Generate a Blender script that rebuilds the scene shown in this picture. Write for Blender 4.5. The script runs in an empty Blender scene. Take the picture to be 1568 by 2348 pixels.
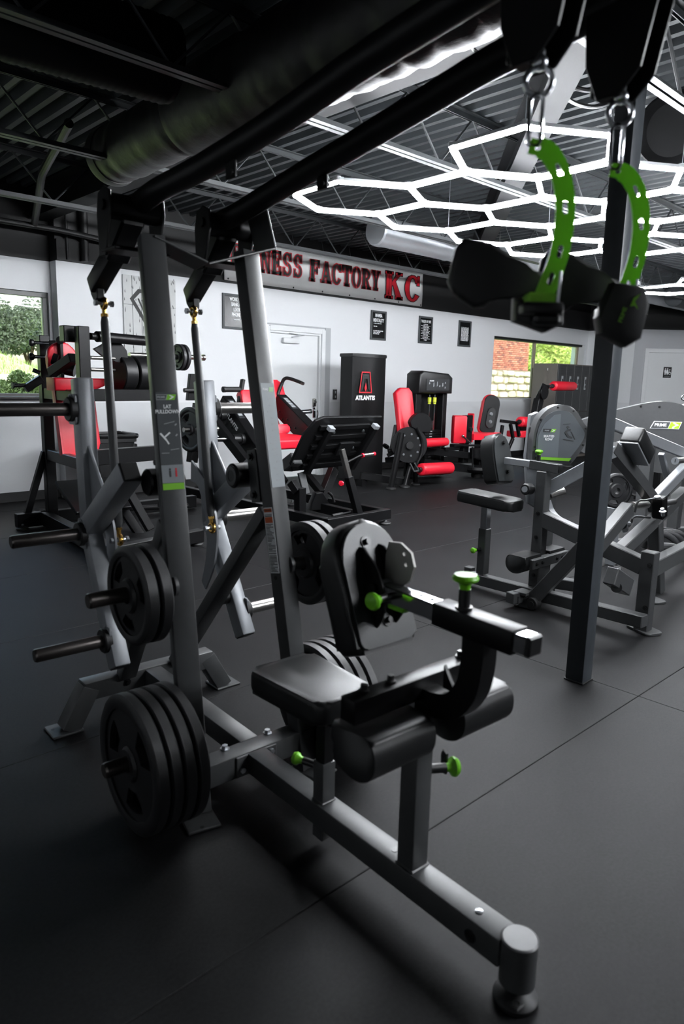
import bpy, bmesh, math, random
import numpy as np
from mathutils import Vector, Matrix
from mathutils.geometry import tessellate_polygon

S = bpy.context.scene
C = S.collection
PI = math.pi
rnd = random.Random(7)

# ------------------------------------------------------------------ camera
# world: X runs along the banner wall (right), Y towards that wall, Z up; metres; the lens stands over the origin
FOC, PCX, PCY, EYE = 1617.0, 784.0, 1174.0, 1.45
YAW, PITCH, ROLL = math.radians(43.4425), math.radians(10.5543), math.radians(1.39645)

def cam_axes():
    fw = np.array([math.sin(YAW)*math.cos(PITCH), math.cos(YAW)*math.cos(PITCH), -math.sin(PITCH)])
    r = np.array([math.cos(YAW), -math.sin(YAW), 0.0])
    u = np.cross(r, fw)
    c, s = math.cos(ROLL), math.sin(ROLL)
    return c*r + s*u, -s*r + c*u, fw
CR, CU, CF = cam_axes()
cam = bpy.data.cameras.new('camera')
cam.sensor_fit = 'VERTICAL'; cam.sensor_height = 36.0; cam.sensor_width = 24.0
cam.lens = FOC*36.0/2348.0
cam.clip_start = 0.05; cam.clip_end = 300
cam.dof.use_dof = True; cam.dof.focus_distance = 5.5; cam.dof.aperture_fstop = 3.2
camo = bpy.data.objects.new('camera', cam); C.objects.link(camo)
camo.matrix_world = Matrix(((CR[0], CU[0], -CF[0], 0), (CR[1], CU[1], -CF[1], 0), (CR[2], CU[2], -CF[2], EYE), (0, 0, 0, 1)))
S.camera = camo

# ------------------------------------------------------------------ sky, exposure
w = bpy.data.worlds.new('sky'); S.world = w; w.use_nodes = True
nt = w.node_tree
bgn = nt.nodes['Background']
sky = nt.nodes.new('ShaderNodeTexSky'); sky.sky_type = 'NISHITA'
sky.sun_elevation = math.radians(48); sky.sun_rotation = math.radians(205); sky.sun_disc = False
sky.air_density = 1.4; sky.dust_density = 2.5
nt.links.new(sky.outputs[0], bgn.inputs[0]); bgn.inputs[1].default_value = SKY_STRENGTH = 0.6
vs = S.view_settings
vs.view_transform = 'Standard'; vs.look = 'None'; vs.gamma = 1.0; vs.exposure = 0.22; vs.use_curve_mapping = False
S.cycles.max_bounces = 8; S.cycles.diffuse_bounces = 5; S.cycles.glossy_bounces = 4; S.cycles.transmission_bounces = 6
S.cycles.sample_clamp_indirect = 8.0; S.cycles.caustics_reflective = False; S.cycles.caustics_refractive = False
sund = bpy.data.lights.new('sun', 'SUN'); sund.energy = 11.0; sund.angle = math.radians(0.6); sund.color = (1, .97, .92)
suno = bpy.data.objects.new('sun', sund); C.objects.link(suno)
suno.rotation_euler = (math.radians(42), 0, math.radians(150))
TUBE_POWER = 200.0

# ------------------------------------------------------------------ photo sight lines (turn a photo pixel and a real plane into a point)
def ray(px, py):
    return (px-PCX)/FOC*CR - (py-PCY)/FOC*CU + CF
EYEP = np.array([0, 0, EYE])
def hit(px, py, P, N):
    d = ray(px, py); P = np.asarray(P, float); N = np.asarray(N, float)
    return EYEP + ((P-EYEP) @ N)/(d @ N)*d
def ax(px, py, x): return hit(px, py, (x, 0, 0), (1, 0, 0))
def ay(px, py, y): return hit(px, py, (0, y, 0), (0, 1, 0))
def az(px, py, z=0.0): return hit(px, py, (0, 0, z), (0, 0, 1))

# ------------------------------------------------------------------ materials
def lin(c):
    f = lambda v: v/12.92 if v <= .04045 else ((v+.055)/1.055)**2.4
    return tuple(f(v/255.0) for v in c) + (1.0,)
MATS = {}
def mat(name, rgb, rough=.5, metal=0.0, vary=0.0, scale=40.0, bump=0.0, bscale=200.0, spec=.5, coat=0.0, emit=None, strength=0.0, stretch=None, rvary=0.0):
    m = bpy.data.materials.new(name); m.use_nodes = True
    n = m.node_tree; b = n.nodes['Principled BSDF']
    col = lin(rgb)
    b.inputs['Base Color'].default_value = col
    b.inputs['Roughness'].default_value = rough; b.inputs['Metallic'].default_value = metal
    b.inputs['Specular IOR Level'].default_value = spec
    if coat: b.inputs['Coat Weight'].default_value = coat; b.inputs['Coat Roughness'].default_value = .15
    tc = None
    def coord():
        nonlocal tc
        if tc is None:
            tc = n.nodes.new('ShaderNodeTexCoord').outputs['Object']
            if stretch:
                mp = n.nodes.new('ShaderNodeMapping'); mp.inputs['Scale'].default_value = stretch
                n.links.new(tc, mp.inputs[0]); tc = mp.outputs[0]
        return tc
    if vary or rvary:
        nz = n.nodes.new('ShaderNodeTexNoise'); nz.inputs['Scale'].default_value = scale; nz.inputs['Detail'].default_value = 5
        n.links.new(coord(), nz.inputs['Vector'])
        if vary:
            mr = n.nodes.new('ShaderNodeMapRange'); mr.inputs[3].default_value = 1-vary; mr.inputs[4].default_value = 1+vary
            mr.inputs[1].default_value = .3; mr.inputs[2].default_value = .7
            n.links.new(nz.outputs[0], mr.inputs[0])
            mx = n.nodes.new('ShaderNodeMix'); mx.data_type = 'RGBA'; mx.blend_type = 'MULTIPLY'; mx.inputs[0].default_value = 1
            mx.inputs[6].default_value = col; n.links.new(mr.outputs[0], mx.inputs[7]); n.links.new(mx.outputs[2], b.inputs['Base Color'])
        if rvary:
            mr = n.nodes.new('ShaderNodeMapRange'); mr.inputs[3].default_value = rough-rvary; mr.inputs[4].default_value = rough+rvary
            mr.inputs[1].default_value = .3; mr.inputs[2].default_value = .7
            n.links.new(nz.outputs[0], mr.inputs[0]); n.links.new(mr.outputs[0], b.inputs['Roughness'])
    if bump:
        nz = n.nodes.new('ShaderNodeTexNoise'); nz.inputs['Scale'].default_value = bscale; nz.inputs['Detail'].default_value = 3
        n.links.new(coord(), nz.inputs['Vector'])
        bp = n.nodes.new('ShaderNodeBump'); bp.inputs['Strength'].default_value = bump; bp.inputs['Distance'].default_value = .002
        n.links.new(nz.outputs[0], bp.inputs['Height']); n.links.new(bp.outputs[0], b.inputs['Normal'])
    if emit:
        b.inputs['Emission Color'].default_value = lin(emit); b.inputs['Emission Strength'].default_value = strength
    MATS[name] = m
    return m

def band_mat(name, bands, rough=.6, bump=.15):
    """paint in bands by real height: bands = [(top_z, rgb), ...] from the floor up"""
    m = bpy.data.materials.new(name); m.use_nodes = True
    n = m.node_tree; b = n.nodes['Principled BSDF']; b.inputs['Roughness'].default_value = rough
    g = n.nodes.new('ShaderNodeNewGeometry'); sx = n.nodes.new('ShaderNodeSeparateXYZ'); n.links.new(g.outputs['Position'], sx.inputs[0])
    prev = None
    for top, rgb in bands:
        if prev is None:
            prev = lin(rgb)
        else:
            gt = n.nodes.new('ShaderNodeMath'); gt.operation = 'GREATER_THAN'; gt.inputs[1].default_value = last
            n.links.new(sx.outputs[2], gt.inputs[0])
            mx = n.nodes.new('ShaderNodeMix'); mx.data_type = 'RGBA'; n.links.new(gt.outputs[0], mx.inputs[0])
            if isinstance(prev, tuple): mx.inputs[6].default_value = prev
            else: n.links.new(prev, mx.inputs[6])
            mx.inputs[7].default_value = lin(rgb); prev = mx.outputs[2]
        last = top
    if not isinstance(prev, tuple): n.links.new(prev, b.inputs['Base Color'])
    nz = n.nodes.new('ShaderNodeTexNoise'); nz.inputs['Scale'].default_value = 60
    n.links.new(g.outputs['Position'], nz.inputs['Vector'])
    bp = n.nodes.new('ShaderNodeBump'); bp.inputs['Strength'].default_value = bump; bp.inputs['Distance'].default_value = .002
    n.links.new(nz.outputs[0], bp.inputs['Height']); n.links.new(bp.outputs[0], b.inputs['Normal'])
    MATS[name] = m
    return m

# ------------------------------------------------------------------ geometry collector
def nrm(v):
    v = np.asarray(v, float); return v/np.linalg.norm(v)
def frame(d, up=(0, 0, 1)):
    z = nrm(d); up = np.asarray(up, float)
    if abs(z @ nrm(up)) > .999: up = np.array([0, 1, 0.]) if abs(z[1]) < .9 else np.array([1, 0, 0.])
    x = nrm(np.cross(up, z)); y = np.cross(z, x)
    return x, y, z
class G:
    def __init__(s): s.bm = bmesh.new()
    def _xf(s, vs_, M):
        for v in vs_: v.co = M @ v.co
    def box(s, c, d, R=None, bev=0.0, seg=1):
        M = Matrix.Identity(4) if R is None else Matrix([[R[0][i], R[1][i], R[2][i], 0] for i in range(3)] + [[0, 0, 0, 1]])
        M.translation = Vector(c)
        vs_ = bmesh.ops.create_cube(s.bm, size=1.0)['verts']
        for v in vs_: v.co = Vector((v.co.x*d[0], v.co.y*d[1], v.co.z*d[2]))
        if bev > 0:
            es = list({e for v in vs_ for e in v.link_edges})
            bev = min(bev, .49*min(d))
            r = bmesh.ops.bevel(s.bm, geom=es, offset=bev, segments=seg, affect='EDGES', profile=.5)
            vs_ = list({v for f in r['faces'] for v in f.verts} | {v for v in vs_ if v.is_valid})
        s._xf(vs_, M); return s
    def beam(s, p0, p1, w, h, up=(0, 0, 1), bev=.004, ext0=0.0, ext1=0.0, seg=1):
        """rectangular tube p0->p1; w across, h along 'up'"""
        p0 = np.asarray(p0, float); p1 = np.asarray(p1, float); d = nrm(p1-p0)
        p0 = p0-d*ext0; p1 = p1+d*ext1
        x, y, z = frame(d, up)
        return s.box((p0+p1)/2, (w, h, np.linalg.norm(p1-p0)), (x, y, z), bev, seg)
    def ngon_prism(s, rings, close=True, cap=True):
        vr = [[s.bm.verts.new(Vector(p)) for p in r] for r in rings]
        n = len(vr[0])
        for a, b in zip(vr, vr[1:]):
            for i in range(n):
                j = (i+1) % n
                s.bm.faces.new((a[i], a[j], b[j], b[i]))
        if cap:
            s.bm.faces.new(vr[0][::-1]); s.bm.faces.new(vr[-1])
        return s
    def cyl(s, p0, p1, r, r1=None, n=20, bev=0.0):
        p0 = np.asarray(p0, float); p1 = np.asarray(p1, float)
        r1 = r if r1 is None else r1
        x, y, z = frame(p1-p0); L = np.linalg.norm(p1-p0)
        prof = [(0, r), (L, r1)]
        if bev > 0: prof = [(0, r-bev), (bev, r), (L-bev, r1), (L, r1-bev)]
        return s.ngon_prism([[p0+z*h+rr*(x*math.cos(t)+y*math.sin(t)) for t in np.linspace(0, 2*PI, n, endpoint=False)] for h, rr in prof])
    def lathe(s, p0, d, prof, n=32, closed=False):
        """prof: [(radius, height along d)]"""
        p0 = np.asarray(p0, float); x, y, z = frame(d)
        rings = [[p0+z*h+max(rr, 1e-4)*(x*math.cos(t)+y*math.sin(t)) for t in np.linspace(0, 2*PI, n, endpoint=False)] for rr, h in prof]
        if closed:
            vr = [[s.bm.verts.new(Vector(p)) for p in r] for r in rings]
            for k in range(len(vr)):
                a, b = vr[k], vr[(k+1) % len(vr)]
                for i in range(n):
                    j = (i+1) % n; s.bm.faces.new((a[i], a[j], b[j], b[i]))
            return s
        return s.ngon_prism(rings)
    def tube(s, pts, r, n=12, closed=False, cap=True):
        P = [np.asarray(p, float) for p in pts]; m = len(P)
        rings = []; px = None
        for i in range(m):
            if closed: d = P[(i+1) % m]-P[i-1]
            else: d = (P[i+1]-P[i] if i == 0 else P[i]-P[i-1] if i == m-1 else nrm(P[i+1]-P[i])+nrm(P[i]-P[i-1]))
            d = nrm(d)
            if px is None: px, py, _ = frame(d)
            else:
                px = nrm(px-(px @ d)*d); py = np.cross(d, px)
            rr = r[i] if isinstance(r, (list, tuple)) else r
            rings.append([P[i]+rr*(px*math.cos(t)+py*math.sin(t)) for t in np.linspace(0, 2*PI, n, endpoint=False)])
        if closed:
            vr = [[s.bm.verts.new(Vector(p)) for p in q] for q in rings]
            for k in range(m):
                a, b = vr[k], vr[(k+1) % m]
                for i in range(n):
                    j = (i+1) % n; s.bm.faces.new((a[i], a[j], b[j], b[i]))
            return s
        return s.ngon_prism(rings, cap=cap)
    def ring(s, c, d, R, r, n=24, k=8):
        x, y, z = frame(d); c = np.asarray(c, float)
        return s.tube([c+R*(x*math.cos(t)+y*math.sin(t)) for t in np.linspace(0, 2*PI, n, endpoint=False)], r, k, closed=True)
    def ball(s, c, r, sc=(1, 1, 1), n=12):
        vs_ = bmesh.ops.create_uvsphere(s.bm, u_segments=n+4, v_segments=n, radius=r)['verts']
        for v in vs_: v.co = Vector((v.co.x*sc[0]+c[0], v.co.y*sc[1]+c[1], v.co.z*sc[2]+c[2]))
        return s
    def plate(s, poly, o, ex, ey, th, holes=(), bev=0.0, seg=1, taper=0.0):
        """2-D outline (local ex, ey) extruded by th along ex x ey, centred on the plane of o"""
        o = np.asarray(o, float); ex = nrm(ex); ey = np.asarray(ey, float); ey = nrm(ey-(ey @ ex)*ex); ez = np.cross(ex, ey)
        def area(q): return .5*sum(q[i][0]*q[(i+1) % len(q)][1]-q[(i+1) % len(q)][0]*q[i][1] for i in range(len(q)))
        poly = list(poly) if area(poly) > 0 else list(poly)[::-1]
        P = lambda q, h: o+ex*q[0]+ey*q[1]+ez*h
        if not holes:
            a = [s.bm.verts.new(Vector(P(q, -th/2))) for q in poly]; b = [s.bm.verts.new(Vector(P(q, th/2))) for q in poly]
            n = len(poly)
            fa = s.bm.faces.new(a[::-1]); fb = s.bm.faces.new(b)
            for i in range(n):
                j = (i+1) % n; s.bm.faces.new((a[i], a[j], b[j], b[i]))
            if bev > 0:
                es = list(set(fa.edges) | set(fb.edges))
                bmesh.ops.bevel(s.bm, geom=es, offset=min(bev, th*.49), segments=seg, affect='EDGES', profile=.5, clamp_overlap=True)
            return s
        loops = [poly]+[list(h) if area(h) < 0 else list(h)[::-1] for h in holes]
        flat = [q for l in loops for q in l]
        tris = tessellate_polygon([[Vector((q[0], q[1], 0)) for q in l] for l in loops])
        a = [s.bm.verts.new(Vector(P(q, -th/2))) for q in flat]; b = [s.bm.verts.new(Vector(P(q, th/2))) for q in flat]
        for t in tris:
            q = [flat[i] for i in t]
            t = t if area(q) > 0 else t[::-1]
            try:
                s.bm.faces.new([b[i] for i in t]); s.bm.faces.new([a[i] for i in t][::-1])
            except ValueError: pass
        k = 0
        for l in loops:
            n = len(l)
            for i in range(n):
                j = (i+1) % n; s.bm.faces.new((a[k+i], a[k+j], b[k+j], b[k+i]))
            k += n
        return s
    def bolt(s, c, d, r=.009, h=.008, n=6):
        c = np.asarray(c, float); d = nrm(d)
        s.cyl(c, c+d*h*.35, r*1.5, n=14); return s.cyl(c+d*h*.3, c+d*(h+.3*h), r, n=n)
    def mesh(s, name, ang=28):
        bmesh.ops.recalc_face_normals(s.bm, faces=s.bm.faces)
        me = bpy.data.meshes.new(name); s.bm.to_mesh(me); s.bm.free()
        me.shade_smooth() if hasattr(me, 'shade_smooth') else [setattr(p, 'use_smooth', True) for p in me.polygons]
        me.set_sharp_from_angle(angle=math.radians(ang))
        return me

def rrect(w, h, r, n=6, cx=0, cy=0):
    """rounded rectangle outline; r a number or four radii (BL, BR, TR, TL)"""
    rs = [r]*4 if not isinstance(r, (list, tuple)) else r
    out = []
    for (sx, sy, a0), q in zip(((-1, -1, PI), (1, -1, 1.5*PI), (1, 1, 0), (-1, 1, .5*PI)), rs):
        q = max(1e-4, min(q, w/2-1e-5, h/2-1e-5)); ox, oy = cx+sx*(w/2-q), cy+sy*(h/2-q)
        m = n if q > .002 else 1
        for i in range(m+1 if m > 1 else 1):
            t = a0+(.5*PI*i/m if m > 1 else .25*PI)
            out.append((ox+q*math.cos(t), oy+q*math.sin(t)))
    return out
def slot(cx, cy, w, h, n=6, rot=0.0):
    p = rrect(w, h, min(w, h)/2-1e-4, n)
    c, s_ = math.cos(rot), math.sin(rot)
    return [(cx+x*c-y*s_, cy+x*s_+y*c) for x, y in p]
def disc(cx, cy, r, n=20): return [(cx+r*math.cos(t), cy+r*math.sin(t)) for t in np.linspace(0, 2*PI, n, endpoint=False)]
def bez(pts, n=8):
    """Catmull-Rom through the points"""
    P = [np.asarray(p, float) for p in pts]; P = [2*P[0]-P[1]]+P+[2*P[-1]-P[-2]]
    out = []
    for i in range(1, len(P)-2):
        for k in range(n):
            t = k/n
            out.append(.5*((2*P[i])+(-P[i-1]+P[i+1])*t+(2*P[i-1]-5*P[i]+4*P[i+1]-P[i+2])*t*t+(-P[i-1]+3*P[i]-3*P[i+1]+P[i+2])*t**3))
    out.append(P[-2]); return out

# ------------------------------------------------------------------ objects
def obj(name, g, m, parent=None, label=None, ang=28):
    me = g.mesh(name, ang) if isinstance(g, G) else g
    o = bpy.data.objects.new(name, me); C.objects.link(o)
    if m is not None and not me.materials: me.materials.append(MATS[m] if isinstance(m, str) else m)
    if parent is not None: o.parent = parent
    if label: o['label'] = label
    return o
def tag(o, label, cat, group=None, kind=None):
    o['label'] = label; o['category'] = cat
    if group: o['group'] = group
    if kind: o['kind'] = kind
    return o
def thing(name, label, cat, loc=(0, 0, 0), rotz=0.0, group=None):
    o = bpy.data.objects.new(name, None); C.objects.link(o)
    o.empty_display_size = .1; o.location = loc; o.rotation_euler = (0, 0, rotz)
    tag(o, label, cat, group); return o
def struct(name, g, m, parent=None, ang=28):
    o = obj(name, g, m, parent, ang=ang)
    if parent is None: o['kind'] = 'structure'
    return o
class Loc:
    """local frame of a machine: Empty at its base; turns photo sights into its own coordinates"""
    def __init__(s, root):
        t = root.rotation_euler[2]; s.o = np.array(root.location, float)
        s.X = np.array([math.cos(t), math.sin(t), 0]); s.Y = np.array([-math.sin(t), math.cos(t), 0]); s.Z = np.array([0, 0, 1.])
    def l(s, P):
        d = np.asarray(P, float)-s.o; return np.array([d @ s.X, d @ s.Y, d[2]])
    def w(s, q): return s.o+q[0]*s.X+q[1]*s.Y+q[2]*s.Z
    def at(s, px, py, x=None, y=None, z=None):
        if x is not None: return s.l(hit(px, py, s.o+x*s.X, s.X))
        if y is not None: return s.l(hit(px, py, s.o+y*s.Y, s.Y))
        return s.l(hit(px, py, s.o+z*s.Z, s.Z))
    def on(s, px, py, P, N):
        N = np.asarray(N, float); return s.l(hit(px, py, s.w(P), N[0]*s.X+N[1]*s.Y+N[2]*s.Z))

def text_mesh(body, size, depth=.001, bold=0.0, align='CENTER', space=1.0, sx=1.0):
    cu = bpy.data.curves.new('text', 'FONT'); cu.body = body; cu.size = size; cu.extrude = depth; cu.offset = bold
    cu.align_x = align; cu.align_y = 'CENTER'; cu.space_character = space; cu.resolution_u = 3
    o = bpy.data.objects.new('text', cu); C.objects.link(o)
    dg = bpy.context.evaluated_depsgraph_get()
    me = bpy.data.meshes.new_from_object(o.evaluated_get(dg))
    bpy.data.objects.remove(o); bpy.data.curves.remove(cu)
    me.materials.clear()
    if sx != 1.0:
        for v in me.vertices: v.co.x *= sx
    return me
def set_frame(o, pos, ex, ey):
    ex = nrm(ex); ey = np.asarray(ey, float); ey = nrm(ey-(ey @ ex)*ex); ez = np.cross(ex, ey)
    o.matrix_local = Matrix(((ex[0], ey[0], ez[0], pos[0]), (ex[1], ey[1], ez[1], pos[1]), (ex[2], ey[2], ez[2], pos[2]), (0, 0, 0, 1)))
def bolts(cs, d, r, h, m, parent, name='hex_bolt'):
    for c in cs: obj(name, G().bolt(c, d, r, h), m, parent)
def text(name, body, size, m, pos, ex, ey, parent, **k):
    o = obj(name, text_mesh(body, size, **k), m, parent); set_frame(o, pos, ex, ey); return o

# materials used everywhere
mat('rubber_floor', (19, 19, 20), .56, vary=.4, scale=240, bump=.35, bscale=420, spec=.13, rvary=.06)
_f = MATS['rubber_floor'].node_tree; _b = _f.nodes['Principled BSDF']
_c = _b.inputs['Base Color'].links[0].from_socket; _t = _f.nodes.new('ShaderNodeNewGeometry').outputs['Position']
for _s, _lo, _hi in ((1.7, .82, 1.2), (95, .72, 1.34)):      # scuffs and rubber crumb
    _z = _f.nodes.new('ShaderNodeTexNoise'); _z.inputs['Scale'].default_value = _s; _z.inputs['Detail'].default_value = 6; _f.links.new(_t, _z.inputs['Vector'])
    _r = _f.nodes.new('ShaderNodeMapRange'); _r.inputs[1].default_value = .35; _r.inputs[2].default_value = .65; _r.inputs[3].default_value = _lo; _r.inputs[4].default_value = _hi
    _f.links.new(_z.outputs[0], _r.inputs[0]); _m = _f.nodes.new('ShaderNodeMix'); _m.data_type = 'RGBA'; _m.blend_type = 'MULTIPLY'; _m.inputs[0].default_value = 1
    _f.links.new(_c, _m.inputs[6]); _f.links.new(_r.outputs[0], _m.inputs[7]); _c = _m.outputs[2]
_f.links.new(_c, _b.inputs['Base Color'])
mat('seam_dark', (20, 20, 21), .9)
mat('deck_paint', (56, 60, 63), .6, vary=.08, scale=6)
mat('joist_paint', (44, 47, 49), .5)
mat('beam_paint', (28, 29, 31), .6, spec=.15)
mat('black_paint', (17, 17, 18), .6)
mat('column_paint', (58, 62, 66), .42, vary=.1, scale=20)
mat('black_steel', (13, 13, 14), .36, vary=.1, scale=60, bump=.06, bscale=700, spec=.2)
mat('black_satin', (16, 16, 17), .42, spec=.22)
mat('grey_steel', (62, 63, 64), .42, vary=.05, scale=40, bump=.05, bscale=900)
mat('silver_steel', (140, 143, 147), .36, metal=.25, vary=.04, scale=30, bump=.05, bscale=900)
mat('chrome', (215, 217, 220), .12, metal=1.0)
mat('brushed_steel', (170, 168, 164), .28, metal=1.0, vary=.08, scale=25, stretch=(1, 1, 6))
mat('dark_bar', (108, 103, 100), .3, metal=.9)
mat('black_vinyl', (17, 18, 19), .43, bump=.12, bscale=260, spec=.5)
mat('pad_back', (34, 37, 38), .4, bump=.08, bscale=300)
mat('red_vinyl', (206, 24, 44), .42, bump=.12, bscale=260)
mat('green_plastic', (112, 190, 36), .38)
gs_ = mat('green_strap', (150, 214, 70), .45)
_n = gs_.node_tree; _tr = _n.nodes.new('ShaderNodeBsdfTranslucent'); _tr.inputs[0].default_value = lin((140, 205, 50))
_mx = _n.nodes.new('ShaderNodeMixShader'); _mx.inputs[0].default_value = .36      # moulded urethane lets some light through
_n.links.new(_n.nodes['Principled BSDF'].outputs[0], _mx.inputs[1]); _n.links.new(_tr.outputs[0], _mx.inputs[2]); _n.links.new(_mx.outputs[0], _n.nodes['Material Output'].inputs[0])
mat('black_rubber', (20, 20, 21), .55, vary=.12, scale=90, bump=.12, bscale=300)
mat('plate_rubber', (27, 27, 29), .5, vary=.15, scale=60, bump=.2, bscale=350)
mat('brass', (205, 160, 82), .25, metal=1.0)
mat('bolt_black', (10, 10, 11), .35)
mat('zinc', (185, 188, 192), .28, metal=1.0)
mat('white_print', (232, 234, 235), .5)
mat('grey_print', (150, 154, 156), .5)
mat('dark_print', (32, 34, 36), .5)
mat('label_dark', (62, 66, 69), .45)
mat('label_grey', (128, 133, 138), .5)
mat('green_print', (122, 190, 40), .5)
mat('orange_print', (205, 92, 38), .5)
mat('red_print', (190, 24, 40), .5)
mat('led_white', (255, 255, 255), .4, emit=(246, 250, 255), strength=TUBE_POWER)
mat('led_housing', (225, 228, 230), .4)
mat('black_plastic', (15, 15, 16), .4)

# ================================================================== STRUCTURE
V0, VREC, U0, UC = 8.165, 8.33, 3.27, 15.28       # banner wall plane, recessed wall plane, pilaster edge, far corner
ZTOP = 3.5
band_mat('wall_paint', [(1.12, (205, 207, 209)), (2.685, (216, 218, 220)), (9, (15, 15, 16))])
mat('casing_grey', (168, 171, 174), .5)
mat('door_white', (214, 216, 217), .45)
mat('window_frame', (34, 32, 30), .4)
mat('window_frame_tan', (150, 138, 118), .45)
gl = mat('glass', (245, 250, 248), .02)
gl.node_tree.nodes['Principled BSDF'].inputs['Transmission Weight'].default_value = 1.0
gl.node_tree.nodes['Principled BSDF'].inputs['IOR'].default_value = 1.25

# floor: slab and the rubber mats that cover it
fl = struct('floor', G().box((7.5, 1.5, -.07), (23, 14.5, .1)), 'seam_dark')
mesh_cache = {}
def mat_mesh(w_, h_):
    k = (round(w_, 3), round(h_, 3))
    if k not in mesh_cache:
        g = G().box((0, 0, -.011), (w_-.0022, h_-.0022, .022), None, .0018)
        mesh_cache[k] = g.mesh('rubber_mat'); mesh_cache[k].materials.append(MATS['rubber_floor'])
    return mesh_cache[k]
for i in range(-4, 9):
    for j in range(-5, 6):
        x0, x1 = 3.22+5.49*i, 3.22+5.49*(i+1); y0, y1 = 1.307+1.295*j, 1.307+1.295*(j+1)
        x0, x1, y0, y1 = max(x0, -3.0), min(x1, 18.4), max(y0, -5.0), min(y1, V0 if x0 > U0 else VREC)
        if x1-x0 < .1 or y1-y0 < .1 or (x0 > UC and y0 > 7.2): continue
        o = obj('rubber_mat', mat_mesh(x1-x0, y1-y0), None, fl); o.location = ((x0+x1)/2, (y0+y1)/2, 0)

# walls (boxes around the openings)
def wall_boxes(g, x0, x1, y0, y1, holes, z1=ZTOP+.05):
    """x0..x1 along X, thickness y0..y1; holes (x0,x1,z0,z1) sorted"""
    x = x0
    for hx0, hx1, hz0, hz1 in holes:
        if hx0 > x: g.box(((x+hx0)/2, (y0+y1)/2, z1/2), (hx0-x, y1-y0, z1))
        if hz0 > 0: g.box(((hx0+hx1)/2, (y0+y1)/2, hz0/2), (hx1-hx0, y1-y0, hz0))
        g.box(((hx0+hx1)/2, (y0+y1)/2, (hz1+z1)/2), (hx1-hx0, y1-y0, z1-hz1)); x = hx1
    if x1 > x: g.box(((x+x1)/2, (y0+y1)/2, z1/2), (x1-x, y1-y0, z1))
DX0, DX1, DZ = 6.235, 7.215, 2.125                # exit door opening
WX0, WX1, WZ0, WZ1 = 11.645, 15.14, 1.15, 2.365   # right window opening
g = G(); wall_boxes(g, U0, UC+.2, V0, V0+.32, [(DX0, DX1, 0, DZ), (WX0, WX1, WZ0, WZ1)])
struct('wall_back', g, 'wall_paint')
g = G(); wall_boxes(g, -3.2, U0, VREC, VREC+.2, [(.7, 3.235, 1.165, 2.345)])
struct('wall_back_recess', g, 'wall_paint')
C2 = np.array([UC, 7.077])
g = G(); g.box((UC+.1, (C2[1]+V0)/2, ZTOP/2+.02), (.2, V0-C2[1], ZTOP+.05)); struct('wall_corner_return', g, 'wall_paint')
DG = nrm((.672, -.740, 0)); DN = np.array([-DG[1], DG[0], 0])    # diagonal wall: direction and outward normal
DN = DN if DN @ np.array([1, 1, 0]) > 0 else -DN
def diag(s_, z, off=0.0): return np.array([C2[0], C2[1], 0])+DG*s_+DN*off+np.array([0, 0, z])
dl = hit(1480.6, 799, diag(0, 0), DN); ds = (dl-diag(0, 0)) @ DG; dz = dl[2]
g = G()
for s0, s1, z0, z1 in ((0, ds, 0, ZTOP), (ds, ds+1.12, dz, ZTOP), (ds+1.12, 5.2, 0, ZTOP)):
    g.box(diag((s0+s1)/2, (z0+z1)/2, .1), (s1-s0, .2, z1-z0), (DG, DN, (0, 0, 1)))
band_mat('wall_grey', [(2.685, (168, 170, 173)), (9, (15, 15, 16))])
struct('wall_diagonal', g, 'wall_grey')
xe = diag(5.2, 0)[0]
struct('wall_right', G().box((18.55, -1, ZTOP/2), (.2, 9, ZTOP)), 'wall_paint')
mat('dark_wall', (40, 40, 42), .6)
struct('wall_left', G().box((-3.1, 1.7, ZTOP/2), (.2, 13.6, ZTOP)), 'wall_paint')
g = G(); wall_boxes(g, -3.2, 18.6, -5.2, -5.0, [], ZTOP)
struct('wall_front', g, 'dark_wall')

# baseboards
def base(name, p0, p1):
    struct(name, G().beam((p0[0], p0[1], .055), (p1[0], p1[1], .055), .012, .11, (0, 0, 1), .002), 'black_paint')
base('baseboard_recess', (-3, VREC-.006), (U0, VREC-.006)); base('baseboard_back', (U0-.01, V0-.006), (DX0-.1, V0-.006))
base('baseboard_back_right', (DX1+.19, V0-.006), (UC, V0-.006)); base('baseboard_right', (UC-.006, V0), (UC-.006, C2[1]))

# windows
def window(name, x0, x1, z0, z1, y, mull, fw_, m):
    g = G(); d = .06
    for a, b in (((x0, z0), (x1, z0)), ((x0, z1), (x1, z1))):
        g.box(((a[0]+b[0])/2, y, a[1]+(fw_/2 if a[1] == z0 else -fw_/2)), (x1-x0, d, fw_), None, .004)
    for x in [x0+fw_/2, x1-fw_/2]: g.box((x, y, (z0+z1)/2), (fw_, d, z1-z0-2*fw_), None, .004)
    o = struct(name, g, m)
    for x in mull: obj('mullion', G().box((x, y, (z0+z1)/2), (fw_*1.1, d*1.1, z1-z0-2*fw_), None, .004), m, o)
    xs = [x0+fw_]+[x for x in mull]+[x1-fw_]
    for a, b in zip(xs, xs[1:]):
        obj('pane', G().box(((a+b)/2, y, (z0+z1)/2), (b-a-.02, .006, z1-z0-2*fw_)), 'glass', o)
    obj('sill', G().box(((x0+x1)/2, y-.1, z0+.012), (x1-x0, .16, .024), None, .004), 'door_white' if 'tan' in m else m, o)
    return o
window('window_1', .7, 3.235, 1.165, 2.345, VREC+.07, [1.95], .055, 'window_frame')
window('window_2', WX0, WX1, WZ0, WZ1, V0+.17, [13.33], .05, 'window_frame_tan')
obj('window_head', G().box(((WX0+WX1)/2, V0+.13, WZ1-.02), (WX1-WX0, .14, .045)), 'black_paint')['kind'] = 'structure'

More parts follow.
